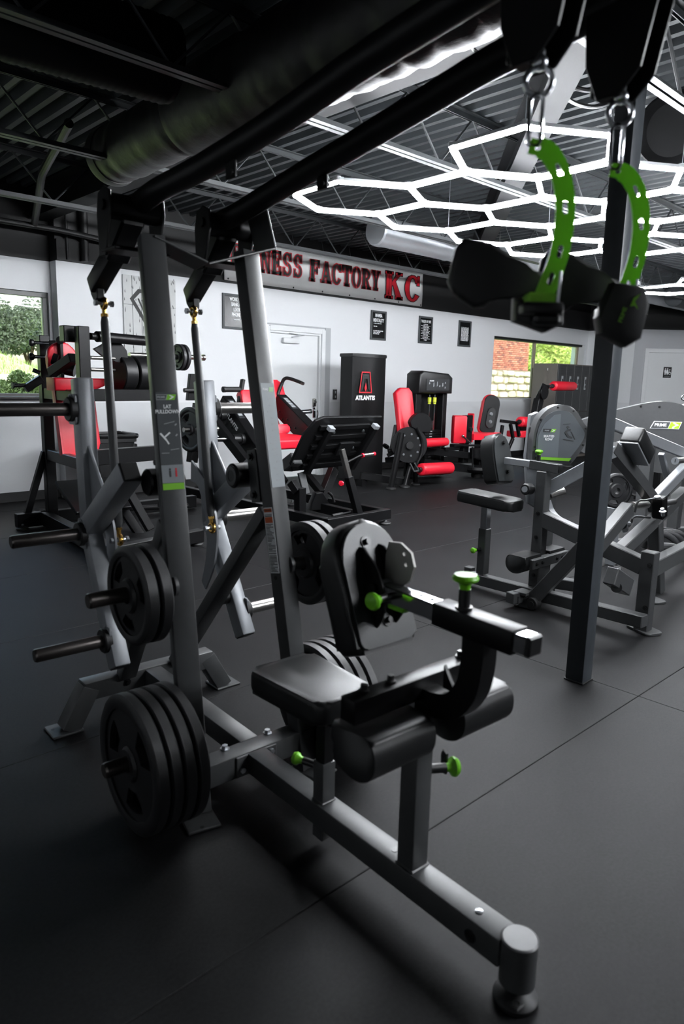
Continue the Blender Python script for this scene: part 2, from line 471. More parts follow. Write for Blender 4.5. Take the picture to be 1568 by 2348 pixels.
# exit door in the banner wall
d1 = struct('door_1', G().box(((DX0+DX1)/2-.0, V0+.06, DZ/2-.01), (DX1-DX0-.07, .05, DZ-.045), None, .003), 'door_white')
g = G()
for x in (DX0+.015, DX1-.015): g.box((x, V0+.07, DZ/2), (.03, .14, DZ), None, .003)
g.box(((DX0+DX1)/2, V0+.07, DZ-.015), (DX1-DX0-.06, .14, .03), None, .003)
for x in (DX0-.035, DX1+.035): g.box((x, V0-.012, DZ/2+.03), (.07, .03, DZ+.06), None, .004)
g.box(((DX0+DX1)/2, V0-.012, DZ+.035), (DX1-DX0, .03, .07), None, .004)
obj('door_frame', g, 'door_white', d1)
g = G()
for x in (DX0-.125, DX1+.13): g.box((x, V0-.006, DZ/2+.045), (.11, .014, DZ+.11), None, .003)
g.box(((DX0+DX1)/2, V0-.006, DZ+.09), (DX1-DX0+.14, .014, .02), None, .003)
obj('door_casing', g, 'casing_grey', d1, label='light grey painted door casing')
cl = obj('door_closer', G().box((6.63, V0-.0, 2.0), (.3, .06, .075), None, .012, 2), 'door_white', d1)
g = G(); g.beam((6.63, V0-.02, 2.05), (6.86, V0-.03, 2.085), .022, .008); g.beam((6.86, V0-.03, 2.085), (6.58, V0-.02, 2.105), .022, .008)
obj('closer_arm', g, 'casing_grey', cl)
lk = obj('deadbolt', G().box((7.115, V0+.022, 1.11), (.06, .03, .12), None, .008, 2).cyl((7.115, V0+.01, 1.12), (7.115, V0-.02, 1.12), .02), 'brushed_steel', d1)
g = G(); g.box((7.115, V0+.025, .96), (.05, .02, .16), None, .006)
g.tube(bez([(7.115, V0+.02, 1.0), (7.115, V0-.05, .99), (7.115, V0-.06, .93), (7.125, V0-.03, .87)]), .013); obj('door_handle', g, 'chrome', d1)

# restroom door in the diagonal wall
d2 = struct('door_2', G().box(diag(ds+.56, dz/2-.01, .05), (1.02, .045, dz-.06), (DG, DN, (0, 0, 1)), .003), 'door_white')
g = G()
for s_ in (ds+.03, ds+1.09): g.box(diag(s_, dz/2, -.004), (.085, .06, dz), (DG, DN, (0, 0, 1)), .004)
g.box(diag(ds+.56, dz-.04, -.004), (1.14, .06, .085), (DG, DN, (0, 0, 1)), .004); obj('door_frame', g, 'door_white', d2)
g = G(); p = diag(ds+.12, 1.0, .02); g.cyl(p, p-DN*.03, .035); g.cyl(p-DN*.03, p-DN*.06, .014); g.ball(p-DN*.075, .03); obj('door_knob', g, 'chrome', d2)

# black column
col = struct('trim_column', G().box((3.176, 1.595, 1.57), (.095, .095, 3.14), None, .006, 2), 'column_paint')
obj('base_plate', G().box((3.176, 1.595, .004), (.104, .104, .008), None, .002), 'black_paint', col)

# ------------------------------------------------------------------ ceiling: ribbed deck, beam, joists
g = G(); prof = []; x = -4.0
while x < 19.2:
    prof += [(x, 3.505), (x+.016, 3.43), (x+.062, 3.43), (x+.078, 3.505)]; x += .152
bm_ = g.bm; rows = []
for yy in (-5.3, 8.7): rows.append([[bm_.verts.new(Vector((a, yy, z+dz_))) for a, z in prof] for dz_ in (0, .02)])
(a0, a1), (b0, b1) = rows
for i in range(len(prof)-1):
    bm_.faces.new((a0[i], a0[i+1], b0[i+1], b0[i])); bm_.faces.new((a1[i+1], a1[i], b1[i], b1[i+1]))
ceil = struct('ceiling', g, 'deck_paint', ang=20)
g = G(); g.box((3.16, 1.7, 3.115), (.2, 13.4, .014)); g.box((3.16, 1.7, 3.26), (.012, 13.4, .28)); g.box((3.16, 1.7, 3.405), (.2, 13.4, .014))
struct('trim_beam', g, 'beam_paint')
p0, p1 = az(1324, 90, 3.1), az(1130, 512, 3.1); dd = nrm(p1-p0)
p0 = np.array([3.3, 1.86, 3.1]); p1 = p1+dd*3.2
g = G(); nx = np.cross(dd, (0, 0, 1)); c = (p0+p1)/2; L_ = np.linalg.norm(p1-p0)
g.box(c, (L_, .17, .014), (dd, nx, (0, 0, 1))); g.box(c+(0, 0, .15), (L_, .012, .29), (dd, nx, (0, 0, 1))); g.box(c+(0, 0, .3), (L_, .17, .014), (dd, nx, (0, 0, 1)))
struct('trim_diagonal_beam', g, 'beam_paint')
def joist(y, x0=-3.0, x1=18.4, zb=3.0, zt=3.40):
    o = struct('trim_joist', G(), 'joist_paint') if False else None
    g = G()
    for s_ in (-1, 1):
        g.box(((x0+x1)/2, y+s_*.028, zt+.022), (x1-x0, .042, .006)); g.box(((x0+x1)/2, y+s_*.011, zt+.002), (x1-x0, .005, .04))
    o = struct('trim_joist', g, 'joist_paint')
    g = G(); xa, xb = x0+.35, x1-.35
    for s_ in (-1, 1):
        g.box(((xa+xb)/2, y+s_*.028, zb), (xb-xa, .04, .006)); g.box(((xa+xb)/2, y+s_*.011, zb+.02), (xb-xa, .005, .04))
    obj('bottom_chord', g, 'joist_paint', o)
    g = G(); n = int((xb-xa)/.36); pts = []
    for k in range(n+1): pts.append((xa+(xb-xa)*k/n, y, zb+.02 if k % 2 else zt))
    g.tube(pts, .011, 6); obj('web_rod', g, 'joist_paint', o)
for y in (-3.3, -1.6, .12, 1.84, 3.55, 5.26, 6.97): joist(y)
# ------------------------------------------------------------------ ducts, pipes, cables
mat('duct_silver', (172, 176, 180), .38, metal=.5, vary=.06, scale=3)
mat('duct_wrap', (13, 13, 14), .5, bump=1.0, bscale=26, vary=.2, scale=8)
mat('duct_flex', (10, 10, 11), .7, spec=.1)
t = thing('silver_duct', 'bare silver round duct with a capped end above the banner', 'duct', (6.1, 6.0, 3.155))
obj('duct_body', G().cyl((.05, 0, 0), (11.8, 0, 0), .165, n=36), 'duct_silver', t)
obj('end_cap', G().lathe((.07, 0, 0), (-1, 0, 0), [(.17, -.04), (.172, .0), (.168, .05), (.155, .07), (.03, .078)], 36), 'duct_silver', t)
g = G()
for x in (1.3, 2.6, 3.9, 5.2, 6.5): g.lathe((x, 0, 0), (1, 0, 0), [(.164, -.012), (.171, -.006), (.171, .006), (.164, .012)], 36)
obj('duct_seam', g, 'duct_silver', t)
g = G()
for x in (2.2, 5.8): g.tube([(x, -.17, .32), (x, -.17, 0), (x, 0, -.171), (x, .17, 0), (x, .17, .32)], .006, 6)
obj('hanger_strap', g, 'joist_paint', t)
q = az(262, 357, 3.1)
t = thing('wrapped_duct', 'big black wrapped duct with wrinkled skin under dark ceiling', 'duct', q)
g = G(); rr = random.Random(3); prof = [(.17, 0), (.205, .02)]
h = .05
while h < 7.6:
    prof.append(((.205 if h < 1.2 else .25)+rr.uniform(-.009, .009), h)); h += rr.uniform(.03, .08)
prof += [(.22, 7.7)]
g.lathe((0, 0, 0), (-0.03, -1, .0), prof, 40); obj('duct_body', g, 'duct_wrap', t, ang=80)
obj('end_collar', G().lathe((0, .02, 0), (0, 1, 0), [(.208, -.06), (.216, 0), (.208, .04), (.16, .05), (.15, -.05)], 40), 'duct_wrap', t)
t = thing('flexible_duct', 'black ribbed flexible duct running in from the left', 'duct', (2.2, 3.78, 3.14))
g = G(); prof = [(.2, 0)]
for k in range(230): prof += [(.21 if k % 2 else .203, .02+k*.02)]
g.lathe((0, 0, 0), (-1, .1, -.0), prof, 32); obj('duct_body', g, 'duct_flex', t, ang=60)
p = ay(1535, 300, 2.3)
t = thing('round_duct_outlet', 'black round duct mouth beside the steel column top', 'duct', p)
dv = nrm((.93, .1, .36))
g = G(); g.lathe((0, 0, 0), dv, [(.17, .05), (.22, 0), (.235, .02), (.235, .9)], 36); obj('duct_body', g, 'duct_flex', t)
g = G(); prof = [(.24, .2)]
for k in range(30): prof += [(.262 if k % 2 else .248, .2+k*.025)]
g.lathe((0, 0, 0), dv, prof, 36); obj('flexible_sleeve', g, 'duct_flex', t, ang=60)
p = ay(1545, 680, 5.6)
t = thing('far_duct', 'dark grey duct end hanging near the far right corner', 'duct', p)
obj('duct_body', G().cyl((0, 0, 0), (2.2, 0, 0), .17, n=30), 'deck_paint', t)
obj('end_cap', G().lathe((0, 0, 0), (-1, 0, 0), [(.176, -.05), (.176, 0), (.02, .01)], 30), 'deck_paint', t)
# sprinkler pipe and conduits on the dark left
mat('pipe_black', (14, 14, 15), .5)
pp = [ay(30, 325, 7.4), ay(130, 345, 7.4), ay(225, 375, 7.4)]
pipe = [np.array([x, 7.9, 2.98]) for x in (-2.5, 2.9, 3.5)]
t = thing('sprinkler_pipe', 'black sprinkler pipe along the dark upper wall', 'pipe', (0, 7.9, 2.98))
obj('pipe_run', G().tube([(-2.8, .1, 0), (3.2, .1, 0), (3.45, .06, -.02), (3.7, 0.05, -.04), (5.3, .05, -.06)], .03, 12), 'pipe_black', t)
obj('branch_pipe', G().tube([(3.0, .1, .02), (2.6, -1.2, .2), (2.35, -2.4, .28)], .035, 12), 'pipe_black', t)
for x, r in ((3.42, .016), (3.68, .045)):
    q = ay(150 if r < .02 else 188, 520, V0-.03)
    o = tag(obj('wall_conduit', G().cyl((q[0], V0-.03-r, 2.70), (q[0], V0-.03-r, 3.4), r), 'pipe_black'),
        'thin black conduit on the dark upper wall at left' if r < .02 else 'thick black pipe dropping beside the thin conduit', 'pipe')
struct('trim_pilaster_box', G().box((3.62, V0-.02, 2.80), (.7, .05, .22)), 'black_paint')
# flexible cables near the ceiling
g = G()
for pts, rr_ in (([az(1075, 80, 3.0), az(1085, 112, 3.0), az(1110, 128, 2.98), az(1130, 128, 3.0)], .009), ([az(1300, 95, 3.35), az(1288, 170, 3.2), az(1300, 225, 3.15), az(1360, 245, 3.2), az(1420, 228, 3.3)], .013),
              ([az(1262, 150, 3.3), az(1300, 190, 3.25), az(1345, 207, 3.25), az(1420, 205, 3.35)], .015)):
    g.tube(bez(pts, 8), rr_, 8)
tag(obj('flexible_conduit', g, 'black_plastic'), 'black corrugated cables looping below the ceiling beside the beam', 'cable')

# ------------------------------------------------------------------ hexagon light fixtures
HZ, HD = 2.75, .845
def hex_fixture(cx, cy, off, cells, label):
    t = thing('hexagon_light', label, 'light', (cx, cy, HZ))
    dr = lambda a: np.array([math.cos(a), math.sin(a), 0])
    verts, edges = {}, {}
    for i, j in cells:
        c = HD*(i*dr(off)+j*dr(off+PI/3)); ks = []
        for k in range(6):
            p = c+HD/math.sqrt(3)*dr(off+PI/6+k*PI/3); key = (round(p[0], 2), round(p[1], 2))
            for kk in verts:
                if abs(kk[0]-key[0])+abs(kk[1]-key[1]) < .06: key = kk; break
            verts.setdefault(key, p); ks.append(key)
        for a, b in zip(ks, ks[1:]+ks[:1]): edges[tuple(sorted((a, b)))] = 1
    L = HD/math.sqrt(3)
    tm = G().beam((-L/2+.004, 0, -.004), (L/2-.004, 0, -.004), .022, .02, (0, 0, 1), .008, seg=3).mesh('light_tube'); tm.materials.append(MATS['led_white'])
    hm = G().beam((-L/2+.03, 0, .016), (L/2-.03, 0, .016), .036, .018, (0, 0, 1), .002).mesh('tube_housing'); hm.materials.append(MATS['led_housing'])
    for a, b in edges:
        pa, pb = verts[a], verts[b]; mid = (pa+pb)/2; ang = math.atan2(pb[1]-pa[1], pb[0]-pa[0])
        o = obj('light_tube', tm, None, t); o.location = mid; o.rotation_euler = (0, 0, ang)
        h_ = obj('tube_housing', hm, None, o)
    deg = {}
    for a, b in edges:
        for q, r in ((a, b), (b, a)): deg.setdefault(q, []).append(verts[r]-verts[q])
    for q, ds_ in deg.items():
        g = G()
        for d in ds_: g.beam((0, 0, .018), nrm(d)*.036+np.array([0, 0, .018]), .04, .022, (0, 0, 1), .004)
        g.cyl((0, 0, .008), (0, 0, .034), .018, n=14)
        o = obj('connector', g, 'led_housing', t); o.location = verts[q]
    ws = sorted(verts.values(), key=lambda p: (round(p[0]*2), p[1]))[::4]
    for p in ws:
        o = obj('hanging_wire', G().tube([(0, 0, .02), (.004, .003, .3), (-.003, 0, .66)], .0028, 5), 'zinc', t); o.location = p
    return t
hex_fixture(4.22, 3.18, math.radians(-2), [(0, 0), (-1, 1), (0, -1), (1, -1), (0, 1), (1, 0), (1, 1), (2, -1), (2, 0), (2, 1), (3, -1), (3, 0)],
            'bright white honeycomb light of LED tubes hanging over the gym floor')
hex_fixture(4.1, -1.5, math.radians(-2), [(0, 0), (1, 0), (0, -1), (1, -1), (2, -1), (-1, 1)],
            'second honeycomb light of LED tubes behind the viewpoint')
hex_fixture(9.9, 2.7, math.radians(-2), [(0, 0), (-1, 1), (0, -1), (0, 1), (1, 0), (-1, 2)],
            'third honeycomb light of LED tubes past the right edge')

# ------------------------------------------------------------------ banner, posters, mural, switch
mat('banner_vinyl', (218, 219, 218), .35, vary=.03, scale=3, bump=.6, bscale=5)
mat('banner_black', (16, 12, 13), .4)
mat('banner_red', (196, 20, 40), .4)
GL = {  # stencil slab letters: stems and slabs as boxes in a unit cell (x0,y0,x1,y1), curves as outlines
 'F': [(.06, 0, .2, 1), (.22, 0, .36, 1), (0, 0, .42, .09), (0, .91, .86, 1), (.72, .68, .86, 1), (.38, .45, .66, .56), (.58, .36, .68, .66)],
 'I': [(.1, 0, .24, 1), (.27, 0, .41, 1), (.02, 0, .5, .09), (.02, .91, .5, 1)],
 'T': [(.3, 0, .44, 1), (.47, 0, .61, 1), (.2, 0, .72, .09), (0, .9, .42, 1), (.5, .9, .9, 1), (0, .68, .12, 1), (.78, .68, .9, 1)],
 'N': [(.06, 0, .24, 1), (0, 0, .34, .09), (0, .91, .3, 1), (.72, 0, .84, 1), (.6, .91, .95, 1), 'N'],
 'E': [(.06, 0, .2, 1), (.22, 0, .36, 1), (0, 0, .86, .1), (0, .9, .84, 1), (.74, 0, .86, .34), (.72, .68, .84, 1), (.38, .45, .64, .56), (.56, .34, .66, .66)],
 'S': ['S'], 'A': ['A'], 'C': ['C'], 'O': ['O'], 'R': [(.06, 0, .2, 1), (.22, 0, .36, 1), (0, 0, .44, .09), (0, .91, .5, 1), 'R'],
 'Y': ['Y', (.34, 0, .46, .5), (.49, 0, .61, .5), (.24, 0, .72, .09), (0, .91, .4, 1), (.6, .91, .95, 1)],
 'K': [(.06, 0, .2, 1), (.22, 0, .36, 1), (0, 0, .44, .09), (0, .91, .44, 1), 'K', (.58, 0, 1, .09), (.58, .91, .96, 1)],
}
def arc(cx, cy, rx, ry, wx, wy, a0, a1, n=14):
    o_ = [(cx+rx*math.cos(t), cy+ry*math.sin(t)) for t in np.linspace(math.radians(a0), math.radians(a1), n)]
    i_ = [(cx+(rx-wx)*math.cos(t), cy+(ry-wy)*math.sin(t)) for t in np.linspace(math.radians(a1), math.radians(a0), n)]
    return o_+i_
def glyph(ch):
    out = []
    for it in GL[ch]:
        if isinstance(it, tuple): out.append([(it[0], it[1]), (it[2], it[1]), (it[2], it[3]), (it[0], it[3])])
        elif it == 'N': out.append([(.06, 1), (.3, 1), (.84, .0), (.64, 0)])
        elif it == 'S':
            out.append(arc(.44, .73, .38, .28, .2, .1, 35, 258)); out.append(arc(.44, .27, .4, .28, .2, .1, -145, 78))
            out += [[(.68, .68), (.82, .68), (.82, 1), (.7, 1)], [(.04, 0), (.16, 0), (.18, .33), (.04, .33)]]
        elif it == 'C':
            out.append(arc(.48, .5, .46, .51, .26, .1, 32, 328)); out.append([(.74, .64), (.88, .64), (.88, 1), (.76, 1)])
        elif it == 'O':
            out.append(arc(.44, .5, .44, .52, .25, .1, 98, 262)); out.append(arc(.5, .5, .44, .52, .25, .1, -82, 82))
        elif it == 'A':
            out += [[(.1, 0), (.24, 0), (.5, .86), (.44, 1), (.38, 1)], [(.5, 1), (.62, 1), (.94, 0), (.62, 0), (.46, .7)], [(.3, .26), (.66, .26), (.64, .36), (.33, .36)],
                    [(0, 0), (.36, 0), (.36, .09), (0, .09)], [(.54, 0), (1, 0), (1, .09), (.54, .09)]]
        elif it == 'R':
            out.append(arc(.42, .72, .44, .28, .24, .1, -90, 90)); out.append([(.42, .46), (.6, .48), (.9, 0), (.62, 0)]); out.append([(.62, 0), (.98, 0), (.98, .09), (.62, .09)])
        elif it == 'Y': out += [[(.06, 1), (.3, 1), (.5, .48), (.36, .42)], [(.84, 1), (.7, 1), (.46, .46), (.6, .44)]]
        elif it == 'K': out += [[(.38, .48), (.5, .6), (.9, 1), (.7, 1), (.38, .62)], [(.42, .56), (.56, .68), (.98, 0), (.66, 0)]]
    return out
def grow(poly, d):
    c = np.mean(np.array(poly), 0); n = len(poly); out = []
    A = sum(poly[i][0]*poly[(i+1) % n][1]-poly[(i+1) % n][0]*poly[i][1] for i in range(n)); sg = 1 if A > 0 else -1
    for i in range(n):
        p0, p, p1 = (np.array(poly[k % n]) for k in (i-1, i, i+1))
        e0, e1 = p-p0, p1-p
        if np.linalg.norm(e0) < 1e-6 or np.linalg.norm(e1) < 1e-6: out.append(tuple(p)); continue
        n0 = sg*np.array([e0[1], -e0[0]])/np.linalg.norm(e0); n1 = sg*np.array([e1[1], -e1[0]])/np.linalg.norm(e1)
        b = n0+n1; b = b/max(np.linalg.norm(b), .4); out.append(tuple(p+b*d/max(.45, b @ n0)))
    return out
bx0, bx1, bz0, bz1 = 5.47, 9.45, 2.715, 3.27
ban = thing('gym_banner', 'white vinyl banner with black and red stencil gym name', 'banner', (bx0, V0-.03, bz0))
bw, bh = bx1-bx0, bz1-bz0
g = G(); nx_, nz_ = 60, 8; rows = []
for k in range(nz_+1):
    rows.append([g.bm.verts.new(Vector((bw*i/nx_, .008*math.sin(i*.9+k*.5)*math.sin(k*PI/nz_)-.004*math.cos(i*.37), bh*k/nz_-.012*math.sin(PI*((i*6/nx_) % 1))*(k/nz_)))) for i in range(nx_+1)])
for k in range(nz_):
    for i in range(nx_): g.bm.faces.new((rows[k][i], rows[k][i+1], rows[k+1][i+1], rows[k+1][i]))
sheet = obj('banner_sheet', g, 'banner_vinyl', ban); sm = sheet.modifiers.new('thickness', 'SOLIDIFY'); sm.thickness = .002
# lettering is laid on the sheet as thin flat print
def word(txt, x, z, cw, ch_, gap, y=-.022):
    gb = []
    for c_ in txt:
        one = []
        for poly in glyph(c_):
            one.append([(x+px_*cw, z+pz_*ch_) for px_, pz_ in poly])
        gb.append(one); x += cw*({'I': .56, 'T': .94}.get(c_, 1.0))+gap
    return gb
def lay(name, polys, m, y, th=.0012):
    for one in polys:
        g = G()
        for q in one:
            try: g.plate(q, (0, y, 0), (1, 0, 0), (0, 0, 1), th)
            except ValueError: pass
        obj(name, g, m, ban)
px_of = lambda px, py: ay(px, py, V0-.03)-np.array([bx0, 0, bz0])
a_ = px_of(596, 640); b_ = px_of(694, 645); c_ = px_of(709, 650); d_ = px_of(873, 665); e_ = px_of(880, 688); f_ = px_of(963, 690)
cw1 = (b_[0]-a_[0])/4*.93
polys = word('NESS', a_[0], .17, cw1, .30, cw1*.08)
fit_w = cw1*(1+.56+.94)+3*cw1*.08
polys += word('FIT', a_[0]-fit_w, .17, cw1, .30, cw1*.08)
cw2 = (d_[0]-c_[0])/7*.93
polys += word('FACTORY', c_[0], .155, cw2, .285, cw2*.07)
kc = word('KC', e_[0], .06, (f_[0]-e_[0])*.47, .41, (f_[0]-e_[0])*.05)
lay('letter_outline', [[grow(q, .014) for q in one] for one in polys], 'banner_red', -.0195)
lay('letter', polys, 'banner_black', -.0208)
lay('letter_outline', [[grow(q, .013) for q in one] for one in kc], 'banner_black', -.0195)
lay('letter', kc, 'banner_red', -.0208)
for i in range(8):
    for z in (.02, bh-.02): obj('grommet', G().lathe((.05+(bw-.1)*i/7, -.016, z), (0, -1, 0), [(.012, 0), (.012, .004), (.005, .004)], 12), 'bolt_black', ban)
for i in range(8):
    x = .05+(bw-.1)*i/7
    obj('hanging_wire', G().tube([(x, -.02, bh-.02), (x+.006, .0, bh+.08), (x-.01, .02, bh+.2)], .003, 5), 'zinc', ban)

def poster(label, x0, x1, z0, z1, lines, fr=.03, sub=()):
    t = thing('framed_poster', label, 'poster', ((x0+x1)/2, V0-.002, (z0+z1)/2)); w_, h_ = x1-x0, z1-z0
    g = G()
    for s_ in (-1, 1):
        g.box((s_*(w_/2-fr/2), -.012, 0), (fr, .022, h_), None, .003); g.box((0, -.012, s_*(h_/2-fr/2)), (w_-2*fr, .022, fr), None, .003)
    obj('frame', g, 'poster_frame', t); obj('print', G().box((0, -.008, 0), (w_-2*fr, .008, h_-2*fr)), 'poster_black', t)
    for body, size, x, z, al, bold in lines:
        text('lettering', body, size, 'white_print', (x, -.0125, z), (1, 0, 0), (0, 0, 1), t, depth=.0006, bold=bold, align=al, sx=.62 if size > .03 else .8)
    if sub:      # lines of print too small to read in the photograph: rows of word-length strokes
        g = G()
        for z, xa, xb, hh in sub:
            x = xa
            while x < xb-.012:
                ww = min(rnd.uniform(.018, .05), xb-x); g.box((x+ww/2, -.0125, z), (ww-.004, .0008, hh)); x += ww+.006
        obj('small_print', g, 'white_print', t)['kind'] = 'stuff'
    return t
mat('poster_frame', (64, 68, 70), .5); mat('poster_black', (14, 15, 16), .25)
poster('large dark framed poster in grey frame, half behind the far upright', 5.45, 6.06, 2.095, 2.552,
       [('WORK UNTIL YOUR\nBANK ACCOUNT\nLOOKS LIKE A\nPHONE NUMBER', .066, 0, .06, 'CENTER', .002)], sub=[(-.1, -.12, .1, .01)])
poster('narrow black framed poster headed MAMBA MENTALITY left of the other two', 8.25, 8.605, 2.106, 2.563,
       [('MAMBA\nMENTALITY', .075, 0, .115, 'CENTER', .002)], sub=[(.03, -.11, .07, .008), (-.015, -.11, -.03, .012), (-.085, -.115, .11, .014), (-.108, -.115, .06, .014), (-.131, -.115, .02, .014)])
poster('narrow black framed poster headed 7 RULES OF LIFE', 9.415, 9.775, 2.113, 2.565,
       [('7 RULES OF LIFE', .06, 0, .14, 'CENTER', .001)] + [(s_, .026, 0, .09-.043*i, 'CENTER', .0006) for i, s_ in enumerate(('1. LET IT GO', '2. IGNORE THEM', '3. GIVE IT TIME', '4. DON\'T COMPARE', '5. STAY CALM', '6. IT\'S ON YOU', '7. SMILE'))],
       sub=[(.07-.043*i, -.12, .12, .006) for i in range(6)])
poster('narrow black framed poster of closely set text nearest the right window', 10.51, 10.88, 2.114, 2.573, [],
       sub=[(.11-.0165*i, -.11, .115, .0115 if i else .006) for i in range(15)])
mat('plank_white', (188, 190, 189), .6, vary=.05, scale=5); mat('plank_dark', (52, 52, 52), .7)
mur = thing('plank_sign', 'whitewashed wooden plank panel with a black distressed emblem', 'sign', (4.40, V0-.004, 2.165))
pw = .118
for i in range(6):
    for z0, z1 in ((-.46, .12), (.124, .46)):
        obj('plank', G().box(((i-2.5)*pw, -.008, (z0+z1)/2), (pw-.005, .016, z1-z0), None, .002), 'plank_white', mur)
g = G(); rr = random.Random(5)
for k in range(90):
    x, z = rr.uniform(-.34, .34), rr.uniform(-.45, .45)
    g.plate([(0, 0), (.004+rr.random()*.004, .006), (.003, .03+rr.random()*.03), (-.003, .02)], (x, -.0165, z), (1, 0, 0), (0, 0, 1), .0006)
obj('wood_knot', g, 'plank_dark', mur)
g = G(); oct_ = [(-.27, .13), (-.16, .25), (.16, .25), (.27, .13), (.0, -.28)]
inn = [(-.215, .125), (-.135, .205), (.135, .205), (.215, .125), (0, -.2)]
g.plate(oct_, (0, -.0168, .06), (1, 0, 0), (0, 0, 1), .0006, holes=[inn])
for k in range(5): g.beam((-.16+.05*k, -.0168, .2-.01*k), (-.05+.06*k, -.0168, -.03-.02*k), .022, .0006, (0, 1, 0), 0)
for k in range(7): g.beam((-.1+.03*k, -.0168, -.12), (-.1+.03*k+.005, -.0168, -.3-.05*(k % 3)), .007, .0006, (0, 1, 0), 0)
obj('emblem', g, 'plank_dark', mur)

sw = thing('light_switch', 'dark wall switch plate beside the exit door', 'switch', (7.515, V0-.001, 1.235))
obj('switch_plate', G().box((0, -.005, 0), (.085, .01, .155), None, .003), 'black_plastic', sw)
for z in (-.035, .035): obj('toggle', G().box((0, -.013, z), (.02, .012, .035), None, .002), 'grey_print', sw)

pc = hit(1530.5, 854, diag(0, 0), DN); sgn = thing('restroom_sign', 'black restroom sign with white figures on the far door', 'sign', pc+np.array(-DN)*.0)
R_ = (DG, -DN, (0, 0, 1)); sgn.rotation_euler = (0, 0, math.atan2(DG[1], DG[0]))
obj('sign_plate', G().box((0, .022, 0), (.17, .008, .23), None, .004), 'black_plastic', sgn)
g = G()
for x in (-.045, .0):
    g.cyl((x, .0175, .075), (x, .0165, .075), .013, n=12)
    g.plate([(-.016, .055), (.016, .055), (.02, -.0), (.012, -.0), (.01, -.05), (-.01, -.05), (-.012, 0), (-.02, 0)] if x < -.01 else [(-.014, .055), (.014, .055), (.03, -.02), (.012, -.02), (.008, -.05), (-.008, -.05), (-.012, -.02), (-.03, -.02)], (x, .017, 0), (1, 0, 0), (0, 0, 1), .001)
g.ring((.052, .017, -.02), (0, 1, 0), .024, .004, 20, 6); g.cyl((.045, .0175, .06), (.045, .0165, .06), .011, n=12)
g.beam((.045, .017, .045), (.047, .017, 0), .01, .001, (0, 1, 0), 0); g.beam((.047, .017, 0), (.07, .017, -.005), .008, .001, (0, 1, 0), 0)
obj('pictogram', g, 'white_print', sgn)
text('lettering', 'RESTROOM', .022, 'grey_print', (0, .0172, -.085), (1, 0, 0), (0, 0, 1), sgn, depth=.0005)

# ================================================================== WEIGHT PLATES
def plate_mesh(R, th, holes=3):
    """cast rubber plate: raised rim, thinner web with grip slots, hub; axis along local X"""
    g = G(); ri = R*.80
    rim = [(ri, -th*.28), (ri, -th*.42), (ri+.012, -th*.5), (R-.012, -th*.5), (R, -th*.32), (R, th*.32), (R-.012, th*.5), (ri+.012, th*.5), (ri, th*.42), (ri, th*.28)]
    g.lathe((0, 0, 0), (1, 0, 0), rim, 48, closed=True)
    hub = [(.0255, -th*.5), (.05, -th*.5), (.058, -th*.3), (.058, th*.3), (.05, th*.5), (.0255, th*.5)]
    g.lathe((0, 0, 0), (1, 0, 0), hub, 28, closed=True)
    hs = []
    rc, sw_ = (ri+.058)/2+.004, (ri-.058)*.56
    for k in range(holes):
        a0 = 2*PI*k/holes+.4; half = .42
        o_ = [((rc+sw_/2)*math.cos(a0+t), (rc+sw_/2)*math.sin(a0+t)) for t in np.linspace(-half, half, 9)]
        i_ = [((rc-sw_/2)*math.cos(a0+t), (rc-sw_/2)*math.sin(a0+t)) for t in np.linspace(half*.8, -half*.8, 7)]
        hs.append(o_+i_)
    hs.append(disc(0, 0, .0255, 20))
    g.plate(disc(0, 0, ri+.003, 48), (0, 0, 0), (0, 1, 0), (0, 0, 1), th*.5, holes=hs)
    me = g.mesh('weight_plate', 40); me.materials.append(MATS['plate_rubber']); return me
PM = {}
def weight_plate(pos, direction, R, th, label, group, spin=0.0, holes=3):
    k = (R, th, holes)
    if k not in PM: PM[k] = plate_mesh(R, th, holes)
    o = bpy.data.objects.new('weight_plate', PM[k]); C.objects.link(o)
    x = nrm(direction); y = nrm(np.cross((0, 0, 1), x)); z = np.cross(x, y)
    c, s_ = math.cos(spin), math.sin(spin); y, z = y*c+z*s_, -y*s_+z*c
    o.matrix_world = Matrix(((x[0], y[0], z[0], pos[0]), (x[1], y[1], z[1], pos[1]), (x[2], y[2], z[2], pos[2]), (0, 0, 0, 1)))
    return tag(o, label, 'weight plate', group)

def pop_pin(parent, p, d, m_knob='green_plastic', L=.055, r=.019):
    """spring pin with a flared knob; p on the tube wall, d outwards"""
    p = np.asarray(p, float); d = nrm(d)
    k = obj('pull_pin', G().cyl(p-d*.006, p+d*L*.7, .0125, n=16).cyl(p+d*.001, p+d*.008, .016, n=6), 'black_plastic', parent)
    obj('knob', G().lathe(p+d*L*.62, d, [(.010, 0), (.011, .012), (.013, .02), (r*1.25, .028), (r*1.3, .034), (r*1.12, .042), (.004, .0455)], 24), m_knob, k)
    return k
def level_foot(parent, p, top, R=.062):
    """rubber levelling foot under a frame at local point p on the floor"""
    x, y = p
    f = obj('levelling_foot', G().lathe((x, y, 0), (0, 0, 1), [(R*.97, 0), (R, .006), (R, .016), (R*.92, .022), (R*.35, .034), (R*.22, .045)], 30), 'black_rubber', parent)
    obj('foot_stem', G().cyl((x, y, .04), (x, y, top+.01), .009, n=12).cyl((x, y, .046), (x, y, .056), .016, n=6), 'zinc', f)
    return f

# ================================================================== LAT PULLDOWN (foreground)
lat = thing('lat_pulldown_machine', 'charcoal grey plate-loaded lat pulldown machine with green knobs in the foreground', 'gym machine', (1.322, .75, 0), -math.radians(2.7))
L = Loc(lat)
